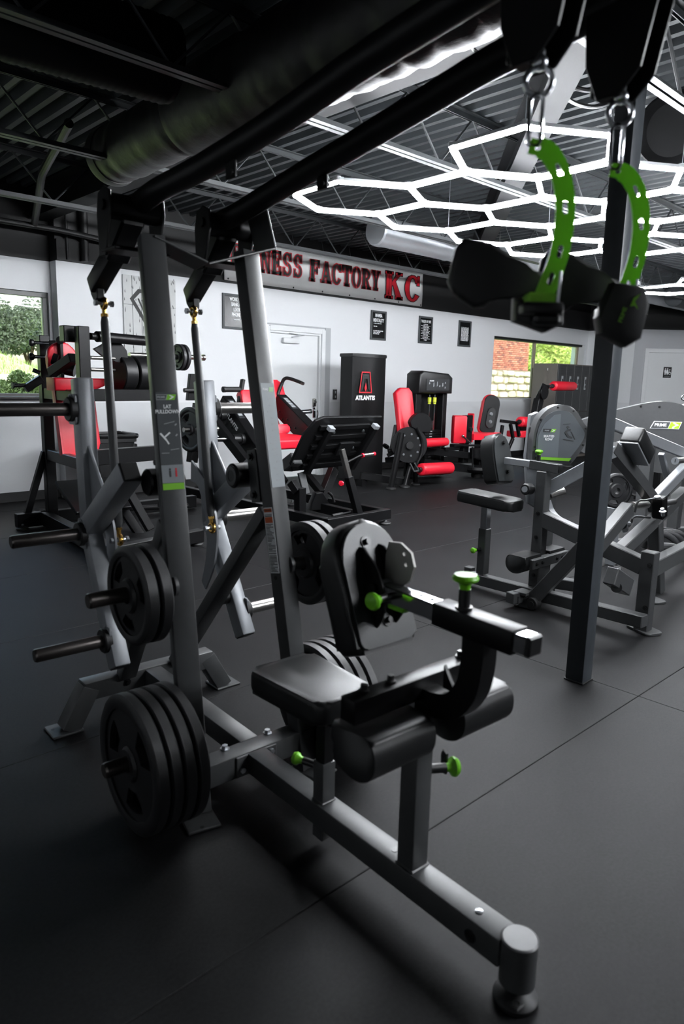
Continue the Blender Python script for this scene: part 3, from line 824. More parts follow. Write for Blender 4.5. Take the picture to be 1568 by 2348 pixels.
# local axes: x across (right +), y from the front foot back to the uprights, z up
obj('base_beam', G().beam((0, .03, .121), (0, 1.115, .121), .076, .076, (0, 0, 1), .006, seg=2), 'grey_steel', lat)
g = G().cyl((0, 0, .052), (0, 0, .165), .043, n=40); g.lathe((0, 0, .160), (0, 0, 1), [(.043, 0), (.0445, .002), (.0445, .006), (.040, .009), (.004, .0095)], 40)
g.ball((0, 0, .055), .0428, (1, 1, .35), 16)
fp_ = obj('foot_post', g, 'grey_steel', lat)
ft = obj('levelling_foot', G().lathe((0, 0, 0), (0, 0, 1), [(.052, 0), (.054, .005), (.054, .013), (.05, .018), (.018, .032), (.012, .045)], 36), 'black_rubber', lat)
g = G(); g.box((-.030, -.022, .0215), (.03, .03, .006), None, .002); g.ring((-.032, -.024, .0245), (0, 0, 1), .009, .002, 16, 6)
obj('foot_tab', g, 'black_rubber', ft); obj('foot_tab', G().box((.034, .004, .02), (.026, .03, .008), None, .003), 'black_rubber', ft)
obj('frame_plug', G().lathe((-.037, .115, .115), (-1, 0, 0), [(.017, 0), (.017, .003), (.012, .0045), (.001, .005)], 24), 'bolt_black', lat)
g = G().cyl((0, .419, .158), (0, .419, .1605), .009, n=16); obj('bolt_hole', g, 'bolt_black', lat)
obj('screw_head', G().lathe((0, .121, .159), (0, 0, 1), [(.010, 0), (.010, .003), (.006, .0045), (.001, .005)], 18), 'zinc', lat)
# front crossbar between the uprights
obj('crossbar', G().beam((-.23, 1.155, .118), (.25, 1.155, .118), .08, .084, (0, 0, 1), .005, seg=2), 'grey_steel', lat)
for x, y in ((-.085, 1.185), (.098, 1.187)):
    obj('hex_bolt', G().bolt((x, y, .159), (0, 0, 1), .011, .012), 'zinc', lat)
for x, z in ((-.06, .105), (.062, .135)): obj('hex_bolt', G().bolt((x, 1.117, z), (0, -1, 0), .011, .012), 'zinc', lat)
obj('joint_plate', G().box((0, 1.112, .118), (.17, .008, .078), None, .003), 'grey_steel', lat)
# uprights
UA = lambda z: 1.123+.178*z
UH = lambda z: .228-.023*z
for s_ in (-1, 1):
    p0 = np.array([s_*UH(0), UA(0), .006]); p1 = np.array([s_*UH(1.9), UA(1.9), 1.9])
    tw = math.radians(12)*s_
    upd = np.array([math.sin(tw), -math.cos(tw), 0])
    u_ = obj('upright', G().beam(p0, p1, .082, .056, upd, .007, seg=2), 'grey_steel', lat)
    obj('foot_plate', G().box((s_*.243, 1.095, .005), (.11, .15, .01), ((math.cos(tw), math.sin(tw), 0), (-math.sin(tw), math.cos(tw), 0), (0, 0, 1)), .003), 'grey_steel', u_)
    g = G(); g.cyl((s_*.262, 1.035, .009), (s_*.262, 1.035, .0108), .0075, n=14); obj('bolt_hole', g, 'bolt_black', u_)
    zax = nrm(p1-p0); yv = nrm(upd-(upd @ zax)*zax); xv = np.cross(yv, zax)   # front normal yv, across xv
    xv = -xv
    F = lambda z, h, off=.0285: p0+(p1-p0)*(z/1.9)+xv*h+yv*off
    if s_ < 0:
        lb = obj('instruction_label', G().plate(rrect(.072, .235, .004), F(1.275, 0), xv, zax, .0012), 'label_dark', u_)
        obj('label_panel', G().plate(rrect(.072, .06, .002), F(1.128, 0), xv, zax, .0012), 'label_grey', lb)
        obj('label_stripe', G().plate(rrect(.072, .022, .002), F(1.087, 0), xv, zax, .0013), 'green_print', lb)
        g = G(); g.plate([(-.034, -.009), (-.002, -.009), (.004, .009), (-.034, .009)], F(1.376, 0, .0293), xv, zax, .0006, holes=[[(-.0325, -.0075), (-.0035, -.0075), (.0015, .0075), (-.0325, .0075)]])
        obj('logo_border', g, 'grey_print', lb)
        obj('logo_arrow', G().plate([(-.002, -.009), (.026, -.009), (.032, .009), (.004, .009)], F(1.376, 0, .0293), xv, zax, .0006), 'green_print', lb)
        obj('logo_chevron', G().plate([(.008, -.007), (.013, -.007), (.026, .001), (.012, .007), (.008, .006), (.017, .001)], F(1.376, 0, .0297), xv, zax, .0005), 'white_print', lb)
        text('lettering', 'PRIME', .010, 'grey_print', F(1.376, -.018, .0294), xv, zax, lb, depth=.0003, bold=.0003)
        text('lettering', 'LAT\nPULLDOWN', .0165, 'white_print', F(1.337, 0, .0294), xv, zax, lb, depth=.0003, bold=.0004, sx=.88)
        g = G(); q = lambda a, b, c, d, w_: g.beam(F(1.25, 0, .0294)+xv*a+zax*b, F(1.25, 0, .0294)+xv*c+zax*d, w_, .0005, yv, 0)
        q(-.03, .01, -.012, -.012, .006); q(-.018, -.004, .002, .012, .005); q(-.012, -.012, -.004, -.026, .005)
        obj('figure_print', g, 'white_print', lb)
        g = G(); q(-.015, .04, .02, .048, .002); q(.02, .0, .026, .006, .004); q(.02, .035, .026, .04, .004); q(-.03, -.055, -.005, -.055, .002); q(-.0, -.045, .028, -.042, .002)
        obj('figure_print', g, 'grey_print', lb)
        g = G(); 
        for x_, m_ in ((-.008, 'dark_print'), (.012, 'red_print')):
            g = G(); g.cyl(F(1.143, x_, .029), F(1.143, x_, .0296), .0035, n=10); g.beam(F(1.139, x_, .0294), F(1.118, x_, .0294), .006, .0005, yv, 0); obj('figure_print', g, m_, lb)
    else:
        lb = obj('instruction_label', G().plate(rrect(.07, .38, .004), F(1.24, 0), xv, zax, .0012), 'label_silver' if 'label_silver' in MATS else mat('label_silver', (150, 156, 159), .4), u_)
        obj('logo_arrow', G().plate([(.004, -.008), (.026, -.008), (.03, .008), (.008, .008)], F(1.405, 0, .0293), xv, zax, .0006), mat('logo_pale', (170, 205, 150), .5), lb)
        text('lettering', 'PRIME', .011, 'white_print', F(1.405, -.014, .0294), xv, zax, lb, depth=.0003, bold=.0003)
        g = G()
        for k in range(14):
            z_ = 1.37-.0225*k; x_ = rnd.uniform(-.02, .005)
            g.beam(F(z_, x_, .0293), F(z_+rnd.uniform(-.004, .004), x_+rnd.uniform(.012, .03), .0293), .005 if k % 3 else .002, .0005, yv, 0)
        obj('figure_print', g, 'grey_print', lb)
        # warning label on the inner side face
        sn = -xv; W_ = lambda z, h, off=.0416: p0+(p1-p0)*(z/1.9)+yv*h+sn*off
        wl = obj('warning_label', G().plate(rrect(.044, .245, .002), W_(.863, 0), yv, zax, .001), 'white_print', u_)
        ey_ = zax; ex_ = -np.cross(sn, zax) if False else np.cross(zax, sn)
        obj('warning_band', G().plate(rrect(.038, .014, .001), W_(.973, 0, .0422), ex_, ey_, .0006), 'orange_print', wl)
        obj('warning_band', G().plate(rrect(.038, .022, .001), W_(.938, 0, .0422), ex_, ey_, .0006), 'orange_print', wl)
        text('lettering', 'WARNING', .0085, 'dark_print', W_(.973, 0, .0427), ex_, ey_, wl, depth=.0002)
        g = G(); z_ = .954
        def ln(z_, a, b): g.beam(W_(z_, 0, .0422)+ex_*a, W_(z_, 0, .0422)+ex_*b, .0025, .0004, sn, 0)
        for zz in (.957, .952): ln(zz, -.018, .016)
        zz = .922
        while zz > .748:
            ln(zz, -.018, .018 if rnd.random() < .7 else rnd.uniform(-.005, .012)); zz -= .0052 if rnd.random() < .85 else .009
        obj('small_print', g, 'dark_print', wl)['kind'] = 'stuff'
        obj('bolt_hole', G().cyl(W_(.725, .0, .0405), W_(.725, .0, .0415), .008, n=14), 'bolt_black', u_)
# rear crossbar with splayed legs, centre rail and diagonal braces
obj('rear_crossbar', G().beam((-.3, 1.96, .158), (.3, 1.96, .158), .076, .08, (0, 0, 1), .005, seg=2), 'grey_steel', lat)
for s_ in (-1, 1):
    lg = obj('rear_leg', G().beam((s_*.272, 1.96, .172), (s_*.365, 1.96, .006), .08, .075, (s_, 0, .55), .005, seg=2), 'grey_steel', lat)
    obj('foot_plate', G().box((s_*.378, 1.97, .005), (.125, .12, .01), None, .003), 'grey_steel', lg)
    obj('bolt_hole', G().cyl((s_*.418, 1.985, .009), (s_*.418, 1.985, .0106), .0075, n=14), 'bolt_black', lg)
    obj('diagonal_brace', G().beam((s_*.2, 1.335, .965), (s_*.12, 1.93, .19), .072, .05, (0, 1, .8), .005, seg=2), 'grey_steel', lat)
obj('centre_rail', G().beam((.0, 1.93, .155), (.02, 1.19, .125), .076, .076, (0, 0, 1), .005, seg=2), 'grey_steel', lat)
bolts([(x, 1.921, .16) for x in (-.12, .12)], (0, -1, 0), .01, .01, 'bolt_black', lat)

# seat
sp = obj('seat_sleeve', G().beam((0, .735, .158), (0, .735, .292), .05, .05, (0, 1, 0), .004, seg=2), 'grey_steel', lat)
obj('seat_tube', G().beam((0, .735, .27), (0, .735, .46), .041, .041, (0, 1, 0), .003), 'black_satin', sp)
obj('sleeve_weld', G().box((0, .735, .161), (.056, .056, .006), None, .003), 'grey_steel', sp)
pop_pin(sp, (-.005, .762, .262), (-.35, 1, 0), L=.075, r=.016)
obj('sleeve_stub', G().beam((0, .735, .03), (0, .735, .085), .05, .05, (0, 1, 0), .004), 'grey_steel', sp)
obj('seat_bracket', G().box((0, .79, .463), (.12, .22, .012), None, .003), 'black_steel', lat)
st = obj('seat', G().plate([(x*(1.0+.18*(y+.17)/.34), y) for x, y in rrect(.212, .35, [.04, .04, .025, .025], 6)], (0, .80, .505), (1, 0, 0), (0, 1, 0), .075, bev=.02, seg=4), 'black_vinyl', lat, ang=60)
# chrome front post with thigh pads and chest pad arm
ps = obj('thigh_post_sleeve', G().beam((0, .352, .158), (0, .352, .505), .06, .06, (0, 1, 0), .004, seg=2), 'grey_steel', lat)
obj('sleeve_weld', G().box((0, .352, .161), (.068, .068, .007), None, .003), 'grey_steel', ps)
tt = obj('thigh_post', G().beam((0, .352, .45), (0, .352, .66), .05, .05, (0, 1, 0), .003), 'chrome', ps)
g = G()
for z in (.515, .545, .575): g.cyl((.0245, .352, z), (.0258, .352, z), .007, n=14)
obj('adjust_hole', g, 'bolt_black', tt)
obj('side_bolt', G().bolt((.03, .352, .225), (1, 0, 0), .01, .01), 'bolt_black', ps)
k_ = obj('pull_pin', G().cyl((.028, .345, .432), (.085, .325, .425), .0135, n=16), 'black_plastic', ps)
obj('knob', G().lathe((.082, .326, .4255), (.95, -.33, -.1), [(.011, 0), (.012, .012), (.015, .018), (.026, .026), (.027, .032), (.022, .04), (.004, .043)], 24), 'green_plastic', k_)
obj('locking_lever', G().plate([(-.012, -.03), (.0, -.034), (.012, -.026), (.014, .02), (.006, .036), (-.012, .03)], (.105, .345, .425), (.33, .95, 0), (0, 0, 1), .012, bev=.003), 'black_plastic', k_)
# thigh bar and roller pads
tb = obj('thigh_bar', G().beam((-.258, .345, .686), (.258, .345, .686), .052, .06, (0, 0, 1), .004, seg=2), 'black_steel', lat)
for x in (-.2, -.11, .155): obj('hex_bolt', G().bolt((x, .352, .7165), (0, 0, 1), .009, .014), 'bolt_black', tb)
half = [(-.075, .062), (.055, .062), (.078, .045), (.088, .01), (.083, -.03), (.06, -.062), (.02, -.078), (-.025, -.072), (-.058, -.05), (-.08, -.005)]
hs = bez([(a*.94, b*.84, 0) for a, b in half]+[(half[0][0]*.94, half[0][1]*.84, 0)], 4)[:-1]
for s_ in (-1, 1):
    obj('thigh_pad', G().plate([(-p[0], p[1]) for p in hs], (s_*.158, .325, .59), (0, 1, 0), (0, 0, 1), .205, bev=.018, seg=4), 'black_vinyl', lat, ang=60)
# curved riser and chest pad slide
ra = [(0, .345, .655), (0, .285, .655), (0, .225, .675), (0, .185, .73), (0, .172, .80), (0, .172, .875)]
pts = bez(ra, 6); g = G(); rings = []
for i, p in enumerate(pts):
    d = nrm(pts[min(i+1, len(pts)-1)]-pts[max(i-1, 0)]); n_ = np.array([0, -d[2], d[1]])
    rings.append([p+np.array([sx*.026, 0, 0])+n_*sn_*.032 for sx, sn_ in ((-1, -1), (1, -1), (1, 1), (-1, 1))])
g.ngon_prism(rings); obj('curved_riser', g, 'black_steel', lat)
g = G(); g.plate([(0, 0), (.07, 0), (.035, .006), (.006, .05), (0, .06)], (0, .272, .70), (0, -1, 0), (0, 0, 1), .01); obj('gusset', g, 'black_steel', lat)
sl = obj('chest_pad_sleeve', G().beam((0, .062, .886), (0, .300, .892), .06, .058, (0, 0, 1), .004, seg=2), 'black_steel', lat)
ct = obj('chest_pad_tube', G().beam((0, .028, .887), (0, .53, .897), .047, .045, (0, 0, 1), .003), 'chrome', sl)
obj('end_plug', G().beam((0, .018, .8865), (0, .034, .887), .049, .047, (0, 0, 1), .004), 'black_plastic', ct)
g = G()
for y in (.325, .365, .405, .445): g.cyl((0, y, .9165), (0, y, .918), .006, n=12)
obj('adjust_hole', g, 'bolt_black', ct)
kk = obj('pull_pin', G().cyl((0, .224, .912), (0, .224, .968), .0145, n=18).cyl((0, .224, .912), (0, .224, .925), .021, n=18), 'black_plastic', sl)
obj('knob', G().lathe((0, .224, .962), (0, 0, 1), [(.013, 0), (.0135, .014), (.016, .02), (.030, .028), (.032, .034), (.027, .042), (.01, .045)], 26), 'green_plastic', kk)
# chest pad: back board towards the lens, cushion behind
pn = nrm((0, -.93, .368)); pu = nrm((0, .368, .93))
pc_ = np.array([.012, .545, .905])
cout = rrect(.228, .362, [.022, .022, .108, .108], 8)
cp = obj('chest_pad', G().plate(cout, pc_-pn*.045, (1, 0, 0), pu, .088, bev=.02, seg=4), 'black_vinyl', lat, ang=60)
bb = obj('pad_board', G().plate([(p[0]*.9, p[1]*.93) for p in cout], pc_+pn*.002, (1, 0, 0), pu, .01, bev=.003), 'pad_back', cp)
for a, b in ((-.01, .115), (.005, -.105)):
    q_ = pc_+np.array([a, 0, 0])+pu*b+pn*.006; obj('hex_bolt', G().cyl(q_, q_+pn*.004, .018, n=18).cyl(q_, q_+pn*.016, .0085, n=10), 'bolt_black', bb)
for s_ in (-1, 1):
    g = G(); g.plate([(-.12, .0), (.105, .0), (.095, .022), (.03, .058), (-.05, .062), (-.1, .03)], pc_+np.array([s_*.036, 0, 0])+pu*.0+pn*.006, pu, pn, .01, bev=.002)
    g.cyl(pc_+np.array([s_*.03, 0, 0])+pn*.036-pu*.012, pc_+np.array([s_*.052, 0, 0])+pn*.036-pu*.012, .012, n=14)
    obj('pad_bracket', g, 'black_steel', cp)
g = G(); q_ = pc_+pn*.036-pu*.012; g.cyl(q_-np.array([.034, 0, 0]), q_+np.array([.034, 0, 0]), .017, n=20); obj('pivot_pin', g, 'zinc', cp)
g = G(); g.plate([(-.02, -.02), (.0, -.03), (.03, -.028), (.075, .01), (.088, .05), (.075, .085), (.035, .105), (-.01, .1), (-.02, .06)], (.03, .505, .925), (0, -1, 0), (0, 0, 1), .007, holes=[disc(.058, .05, .006, 10), disc(.05, .078, .006, 10)], )
obj('sector_plate', g, mat('plate_zinc', (150, 148, 144), .35, metal=.3), cp)
kp = obj('pull_pin', G().cyl((-.024, .455, .895), (-.07, .452, .895), .011, n=14), 'black_plastic', ct)
obj('knob', G().lathe((-.062, .452, .895), (-1, -.1, 0), [(.011, 0), (.012, .010), (.015, .015), (.023, .021), (.0245, .027), (.02, .034), (.004, .037)], 24), 'green_plastic', kp)
g = G(); g.box((-.0, .43, .868), (.05, .06, .012), None, .003); obj('under_clamp', g, 'green_plastic', ct)

# upper swing arms with handles, pivot yokes, connecting rods and weight levers (mirror pairs)
for s_ in (-1, 1):
    b0, b1 = .165*s_, .14*s_
    if s_ < 0: pts = [(b0, 1.60, 2.02), (b0, 1.46, 2.042), (-.16, 1.16, 2.06), (-.15, .79, 2.10), (-.148, .52, 2.14), (-.142, .27, 2.17), (-.14, .02, 2.195)]
    else: pts = [(b0, 1.60, 2.02), (b0, 1.46, 2.035), (.158, 1.08, 2.09), (.15, .86, 2.115), (.148, .53, 2.165), (.14, .32, 2.19), (.14, .02, 2.21)]
    arm = obj('swing_arm', G().tube(bez(pts, 3), .037, 24), 'black_satin', lat)
    zt = pts[-1][2]
    g = G(); g.box((b0*.985, 1.0, pts[2][2]-.038), (.008, .05, .05), None, .002); g.cyl((b0*.985-.012, .985, pts[2][2]-.05), (b0*.985+.012, .985, pts[2][2]-.05), .007, n=10)
    obj('stop_bracket', g, 'black_satin', arm)
    # pivot: cross tube between two ear plates on the upright's top
    zc = np.array([s_*.185, 1.6, 2.005])
    obj('pivot_tube', G().cyl(zc-np.array([.085, 0, 0]), zc+np.array([.085, 0, 0]), .042, n=28), 'black_satin', arm)
    for q in (-.094, .094):
        g = G(); g.plate([(-.05, -.02), (-.0, -.16), (.05, -.16), (.062, -.02), (.045, .045), (0, .06), (-.045, .04)], zc+np.array([q, 0, 0]), (0, 1, 0), (0, 0, 1), .009, bev=.002)
        g.cyl(zc+np.array([q-.012, 0, 0]), zc+np.array([q+.012, 0, 0]), .017, n=12); obj('pivot_ear', g, 'black_steel', lat)
    obj('pivot_base', G().box((s_*.185, 1.575, 1.862), (.2, .12, .012), None, .003), 'black_steel', lat)
    # rear half of the rocker, running down and back to the rod end
    ra_ = [(s_*.185, 1.61, 1.99), (s_*.19, 1.72, 1.89), (s_*.2, 1.9, 1.775)]
    rk = obj('rocker_arm', G().beam(ra_[0], ra_[1], .085, .085, (0, .6, 1), .008, ext1=.03).beam(ra_[1], ra_[2], .062, .066, (0, .6, 1), .008, seg=2), 'black_satin', lat)
    g = G(); g.plate([(-.03, .03), (.045, .005), (.03, -.035), (-.005, -.07), (-.03, -.05)], (s_*.2, 1.885, 1.78), (0, 1, 0), (0, 0, 1), .03, bev=.004); obj('rocker_tip', g, 'black_satin', rk)
    top, bot = np.array([s_*.188, 1.86, 1.713]), np.array([s_*.203, 1.755, .826])
    dv = nrm(bot-top)
    cr_ = obj('connecting_rod', G().tube([top+dv*.045, top+dv*.07, bot-dv*.07, bot-dv*.045], [.011, .0165, .0165, .012], 16), 'grey_steel', lat)
    for c_, sg in ((top, 1), (bot, -1)):
        g = G(); g.ring(c_, (1, 0, 0), .0165, .009, 22, 10); g.cyl(c_+dv*sg*.02, c_+dv*sg*.05, .0085, n=12); g.cyl(c_+dv*sg*.038, c_+dv*sg*.05, .014, n=6)
        re_ = obj('rod_end', g, 'brass', cr_)
        obj('rod_bolt', G().ball(c_, .0125, n=10).cyl(c_-np.array([.034, 0, 0]), c_+np.array([.034, 0, 0]), .0065, n=10).cyl(c_-np.array([.036, 0, 0]), c_-np.array([.026, 0, 0]), .012, n=6).cyl(c_+np.array([.026, 0, 0]), c_+np.array([.036, 0, 0]), .012, n=6), 'zinc', re_)
    # weight lever: bent silver beam
    Lb = s_*.268
    P0, P1, P2 = (Lb-s_*.005, 1.915, 1.435), (Lb, 1.862, .83), (Lb+s_*.01, 1.615, .372)
    lv = obj('weight_lever', G().beam(P0, P1, .062, .076, (0, -1, .0), .006, ext1=.012, seg=2).beam(P1, P2, .062, .076, (0, -1, .5), .006, ext0=.012, seg=2), 'silver_steel', lat)
    d2_ = nrm(np.array(P2)-np.array(P1)); obj('end_plug', G().beam(np.array(P2)-d2_*.002, np.array(P2)+d2_*.004, .055, .068, (0, -1, .5), .004), 'black_plastic', lv)
    # crescent link plate carrying the rod end
    outer = bez([(1.955, 1.09, 0), (1.875, 1.042, 0), (1.79, .965, 0), (1.742, .82, 0), (1.762, .68, 0), (1.80, .6, 0), (1.845, .53, 0)], 6)
    inner = bez([(1.875, .56, 0), (1.835, .68, 0), (1.825, .80, 0), (1.85, .90, 0), (1.9, .985, 0), (1.96, 1.0, 0)], 6)
    poly = [(p[0], p[1]) for p in outer]+[(p[0], p[1]) for p in inner]
    g = G(); g.plate(poly, (s_*.222, 0, 0), (0, 1, 0), (0, 0, 1), .009); obj('crescent_plate', g, 'silver_steel', lv)
    # swing arm to the low pivot
    pv = np.array([s_*.262, 1.45, 1.115])
    ae_ = L.at(292, 1091, x=-.268); ae_[0] = s_*.268
    obj('lever_arm', G().beam((s_*.268, 1.85, .875), ae_, .072, .078, (0, .5, 1), .006, ext1=.03, ext0=.02, seg=2), 'silver_steel', lv)
    a_e = ae_; dd_ = nrm(ae_-np.array([s_*.268, 1.85, .875])); obj('end_plug', G().beam(a_e+dd_*.025, a_e+dd_*.036, .066, .072, (0, .5, 1), .004), 'black_plastic', lv)
    obj('gusset_plate', G().plate([(0, 0), (.17, .1), (.09, .19), (.0, .3)], (s_*.268, 1.885, .92), (0, -1, 0), (0, 0, 1), .012, bev=.002), 'silver_steel', lv)
    g = G(); c0 = np.array([s_*.105, 1.44, 1.09]); c1 = np.array([s_*.235, 1.44, 1.09])
    bb_ = obj('bearing_housing', G().cyl(c0, c1, .047, n=32, bev=.006), 'black_steel', lat)
    e_ = np.array([-s_*1.0, 0, 0]); obj('bearing_ring', G().lathe(c0, e_, [(.036, -.002), (.036, .003), (.022, .003), (.022, -.002)], 28, closed=True), 'grey_steel', bb_)
    obj('bearing_plug', G().cyl(c0-e_*.002, c0+e_*.0015, .022, n=24), 'black_plastic', bb_)
    mb = obj('mount_block', G().box((s_*.185, 1.372, 1.095), (.062, .055, .2), ((1, 0, 0), nrm((0, 1, -.178)), nrm((0, .178, 1))), .004), 'grey_steel', lat)
    for dz_ in (-.07, .07):
        for q_ in (-1, 1): bolts([(s_*.185+q_*s_*.031, 1.372+.178*dz_, 1.095+dz_)], (q_*s_, 0, 0), .011, .01, 'bolt_black', mb)
    # load horns on the lever
    for nm, (hx, hy, hz, ln_) in zip('abc', ((.30, 2.035, 1.325, .235), (.305, 1.872, .842, .235), (.312, 1.672, .47, .235))):
        ln_ = {'a': .30, 'b': .268, 'c': .268}[nm]; hy = {'a': 1.915, 'b': 1.868, 'c': 1.668}[nm]; hz = {'a': 1.318, 'b': .842, 'c': .468}[nm]
        h_ = obj('load_horn', G().lathe((s_*.298, hy, hz), (s_, 0, 0), [(.0245, 0), (.0245, ln_-.006), (.021, ln_)], 28), 'dark_bar' if s_ < 0 else 'brushed_steel', lv)
        obj('horn_collar', G().lathe((s_*.297, hy, hz), (s_, 0, 0), [(.047, 0), (.047, .022), (.043, .027), (.024, .027)], 32), 'black_rubber', h_)
        g = G(); g.plate(rrect(.075, .115, .012), (s_*.302, hy, hz), (0, 1, 0), (0, 0, 1), .008, bev=.002); g.bolt((s_*.306, hy, hz+.045), (s_, 0, 0), .008, .008); obj('horn_flange', g, 'silver_steel', h_)
    st_ = G().cyl((s_*.215, 1.70, .53), (s_*.24, 1.70, .53), .03, n=20); obj('rubber_bumper', st_, 'black_rubber', lv)
    # storage horns on the upright
    for z_, ln_ in ((.245, .285), (.767, .29)):
        y_ = UA(z_); x0_ = UH(z_)+.02
        h_ = obj('storage_horn', G().lathe((s_*x0_, y_, z_), (s_, 0, .0), [(.0245, 0), (.0245, ln_-.006), (.021, ln_)], 28), 'dark_bar' if s_ < 0 else 'brushed_steel', lat)
        obj('horn_collar', G().lathe((s_*x0_, y_, z_), (s_, 0, 0), [(.04, 0), (.04, .012), (.034, .016), (.024, .016)], 28), 'grey_steel', h_)
    side = 'near' if s_ < 0 else 'far'
    words4 = ['outermost', 'second from outside', 'third from outside', 'innermost']
    for k in range(4):
        xx = s_*(.432-.0455*k); z_ = .238-.0
        weight_plate(L.w((xx, UA(.245), z_)), L.X*s_, .2245, .044, 'large black plate, %s of four on the %s lat pulldown upright' % (words4[k], side), 'plates low on the %s upright' % side, .5*k+.3)
    for k in range(2):
        xx = s_*(.375-.047*k)
        weight_plate(L.w((xx, UA(.767), .76)), L.X*s_, .160, .045, 'smaller black plate, %s of two midway up the %s lat pulldown upright' % (('outer', 'inner')[k], side), 'plates midway up the %s upright' % side, .9*k)

    # handle: end bracket, eye, links, strap, grip
    e = np.array([b1, .02, zt])
    hb = obj('handle_bracket', G().plate([(-.075, .05), (.07, .05), (.085, -.03), (.06, -.15), (.02, -.19), (-.03, -.19), (-.06, -.12)], e+np.array([s_*.0+.028, 0, -.0]), (0, -1, 0), (0, 0, 1), .008, bev=.002)
             .plate([(-.075, .05), (.07, .05), (.085, -.03), (.06, -.15), (.02, -.19), (-.03, -.19), (-.06, -.12)], e+np.array([-.028, 0, 0]), (0, -1, 0), (0, 0, 1), .008, bev=.002)
             .box(e+np.array([0, .03, -.08]), (.05, .04, .2), None, .004), 'black_satin', arm)
    eye = np.array([b1, .012, zt-.215])
    g = G(); g.ring(eye, nrm((.75, .66, 0)), .0235, .0052, 26, 10); g.ball(eye+np.array([0, 0, .03]), .014, n=10); g.cyl(eye+np.array([0, 0, .025]), eye+np.array([0, 0, .05]), .009, n=10)
    ey = obj('eye_ring', g, 'zinc', arm)
    lk_top = eye+np.array([0, 0, -.022]); lk_bot = lk_top+np.array([-.004, 0, -.085])
    pth = []
    for t_ in np.linspace(0, 2*PI, 24, endpoint=False):
        cy_, cz_ = .0115*math.cos(t_), (.0115*math.sin(t_)+(.031 if math.sin(t_) > 0 else -.031))
        pth.append((lk_top+lk_bot)/2+np.array([.72, -.69, 0])*cy_+np.array([0, 0, cz_]))
    obj('snap_link', G().tube(pth, .0042, 10, closed=True), 'chrome', ey)
    # curved green strap plate with slots
    s0 = lk_bot+np.array([0, 0, -.004])
    dirv = nrm((.74, -.67, 0))
    dist = 1.0
    prof2 = [(-.006, .004), (.028, -.006), (.054, -.045), (.066, -.10), (.064, -.165), (.052, -.215), (.038, -.258)]
    cen = bez([(a, b, 0) for a, b in prof2], 5); Wd = .0175
    lft, rgt = [], []
    for i, p in enumerate(cen):
        d_ = nrm(cen[min(i+1, len(cen)-1)]-cen[max(0, i-1)]); n_ = np.array([-d_[1], d_[0]])
        w2 = Wd*(1.0 if i > 2 else .75)
        lft.append((p[0]+n_[0]*w2, p[1]+n_[1]*w2)); rgt.append((p[0]-n_[0]*w2, p[1]-n_[1]*w2))
    holes = [disc(cen[2][0], cen[2][1], .006, 12)]
    for i in (9, 15, 21, 26):
        p = cen[i]; d_ = nrm(cen[i+1]-cen[i-1]); holes.append(slot(p[0], p[1], .024, .0095, 5, math.atan2(d_[1], d_[0])))
    sg_ = obj('handle_strap', G().plate(lft+rgt[::-1], s0, dirv, (0, 0, 1), .0045, holes=holes), 'green_strap', arm)
    hbm = s0+dirv*.032+np.array([0, 0, -.268])
    R3 = (dirv, np.cross((0, 0, 1), dirv), (0, 0, 1))
    obj('strap_foot', G().box(hbm+np.array([0, 0, .006]), (.056, .045, .022), R3, .005), 'green_strap', sg_)
    # grip bar: wide flat black paddle with a carriage below the strap
    gx_ = nrm(np.array([L.X @ np.array([CR[0], CR[1], 0]), L.Y @ np.array([CR[0], CR[1], 0]), 0])); gx_ = nrm(gx_+np.array([0, 0, -.22]))   # each grip swings towards the lens
    lobe = [(.0, .028), (-.035, .024), (-.07, .046), (-.105, .056), (-.158, .052), (-.168, .03), (-.166, -.03), (-.15, -.05), (-.105, -.066), (-.085, -.06), (-.068, -.028), (-.04, -.02), (.0, -.024), (.02, -.02), (.02, .02)]
    back = nrm(np.array([L.X @ CF, L.Y @ CF, 0]))      # away from the lens
    gp = obj('handle_grip', G().plate(lobe, hbm+np.array([0, 0, .034])+back*.04, gx_, (0, 0, 1), .034, bev=.01, seg=3), 'black_rubber', sg_, ang=60)
    core = [(-.045, .006), (.05, .004), (.056, -.02), (.03, -.042), (-.035, -.036)] if s_ < 0 else [(-.035, .045), (.03, .05), (.05, .02), (.055, -.05), (.03, -.075), (-.03, -.06), (-.045, -.03)]
    obj('grip_core', G().plate(core, hbm+np.array([0, 0, -.004])+back*(.03 if s_ < 0 else -.02), gx_, (0, 0, 1), .05, bev=.01, seg=2), 'black_rubber', gp)
    if s_ > 0:
        c_ = hbm-back*.047; zz_ = np.array([0, 0, 1.])
        obj('logo_arrow', G().plate([(.0, .018), (.012, .03), (.004, .012), (.016, -.002), (.006, .004), (-.002, .0)], c_+gx_*.012, gx_, zz_, .001), 'green_print', gp)
        text('lettering', 'PRIME', .012, 'green_print', c_+gx_*-.004-zz_*.02, nrm(zz_*.9+gx_*.25), -gx_, gp, depth=.0004)
    g = G(); cdir = R3[1]
    g.box(hbm+np.array([0, 0, -.012]), (.075, .07, .022), R3, .006, 2); g.box(hbm+np.array([0, 0, -.03])+dirv*.012, (.05, .05, .02), R3, .006)
    cg = obj('grip_carriage', g, 'black_plastic', sg_)
    obj('carriage_bolt', G().cyl(hbm+dirv*.03-cdir*.03+np.array([0, 0, -.01]), hbm+dirv*.03+cdir*.03+np.array([0, 0, -.01]), .008, n=12).cyl(hbm+dirv*.028-cdir*.02, hbm+dirv*.03-cdir*.02+np.array([0, 0, .055]), .003, n=8), 'zinc', cg)
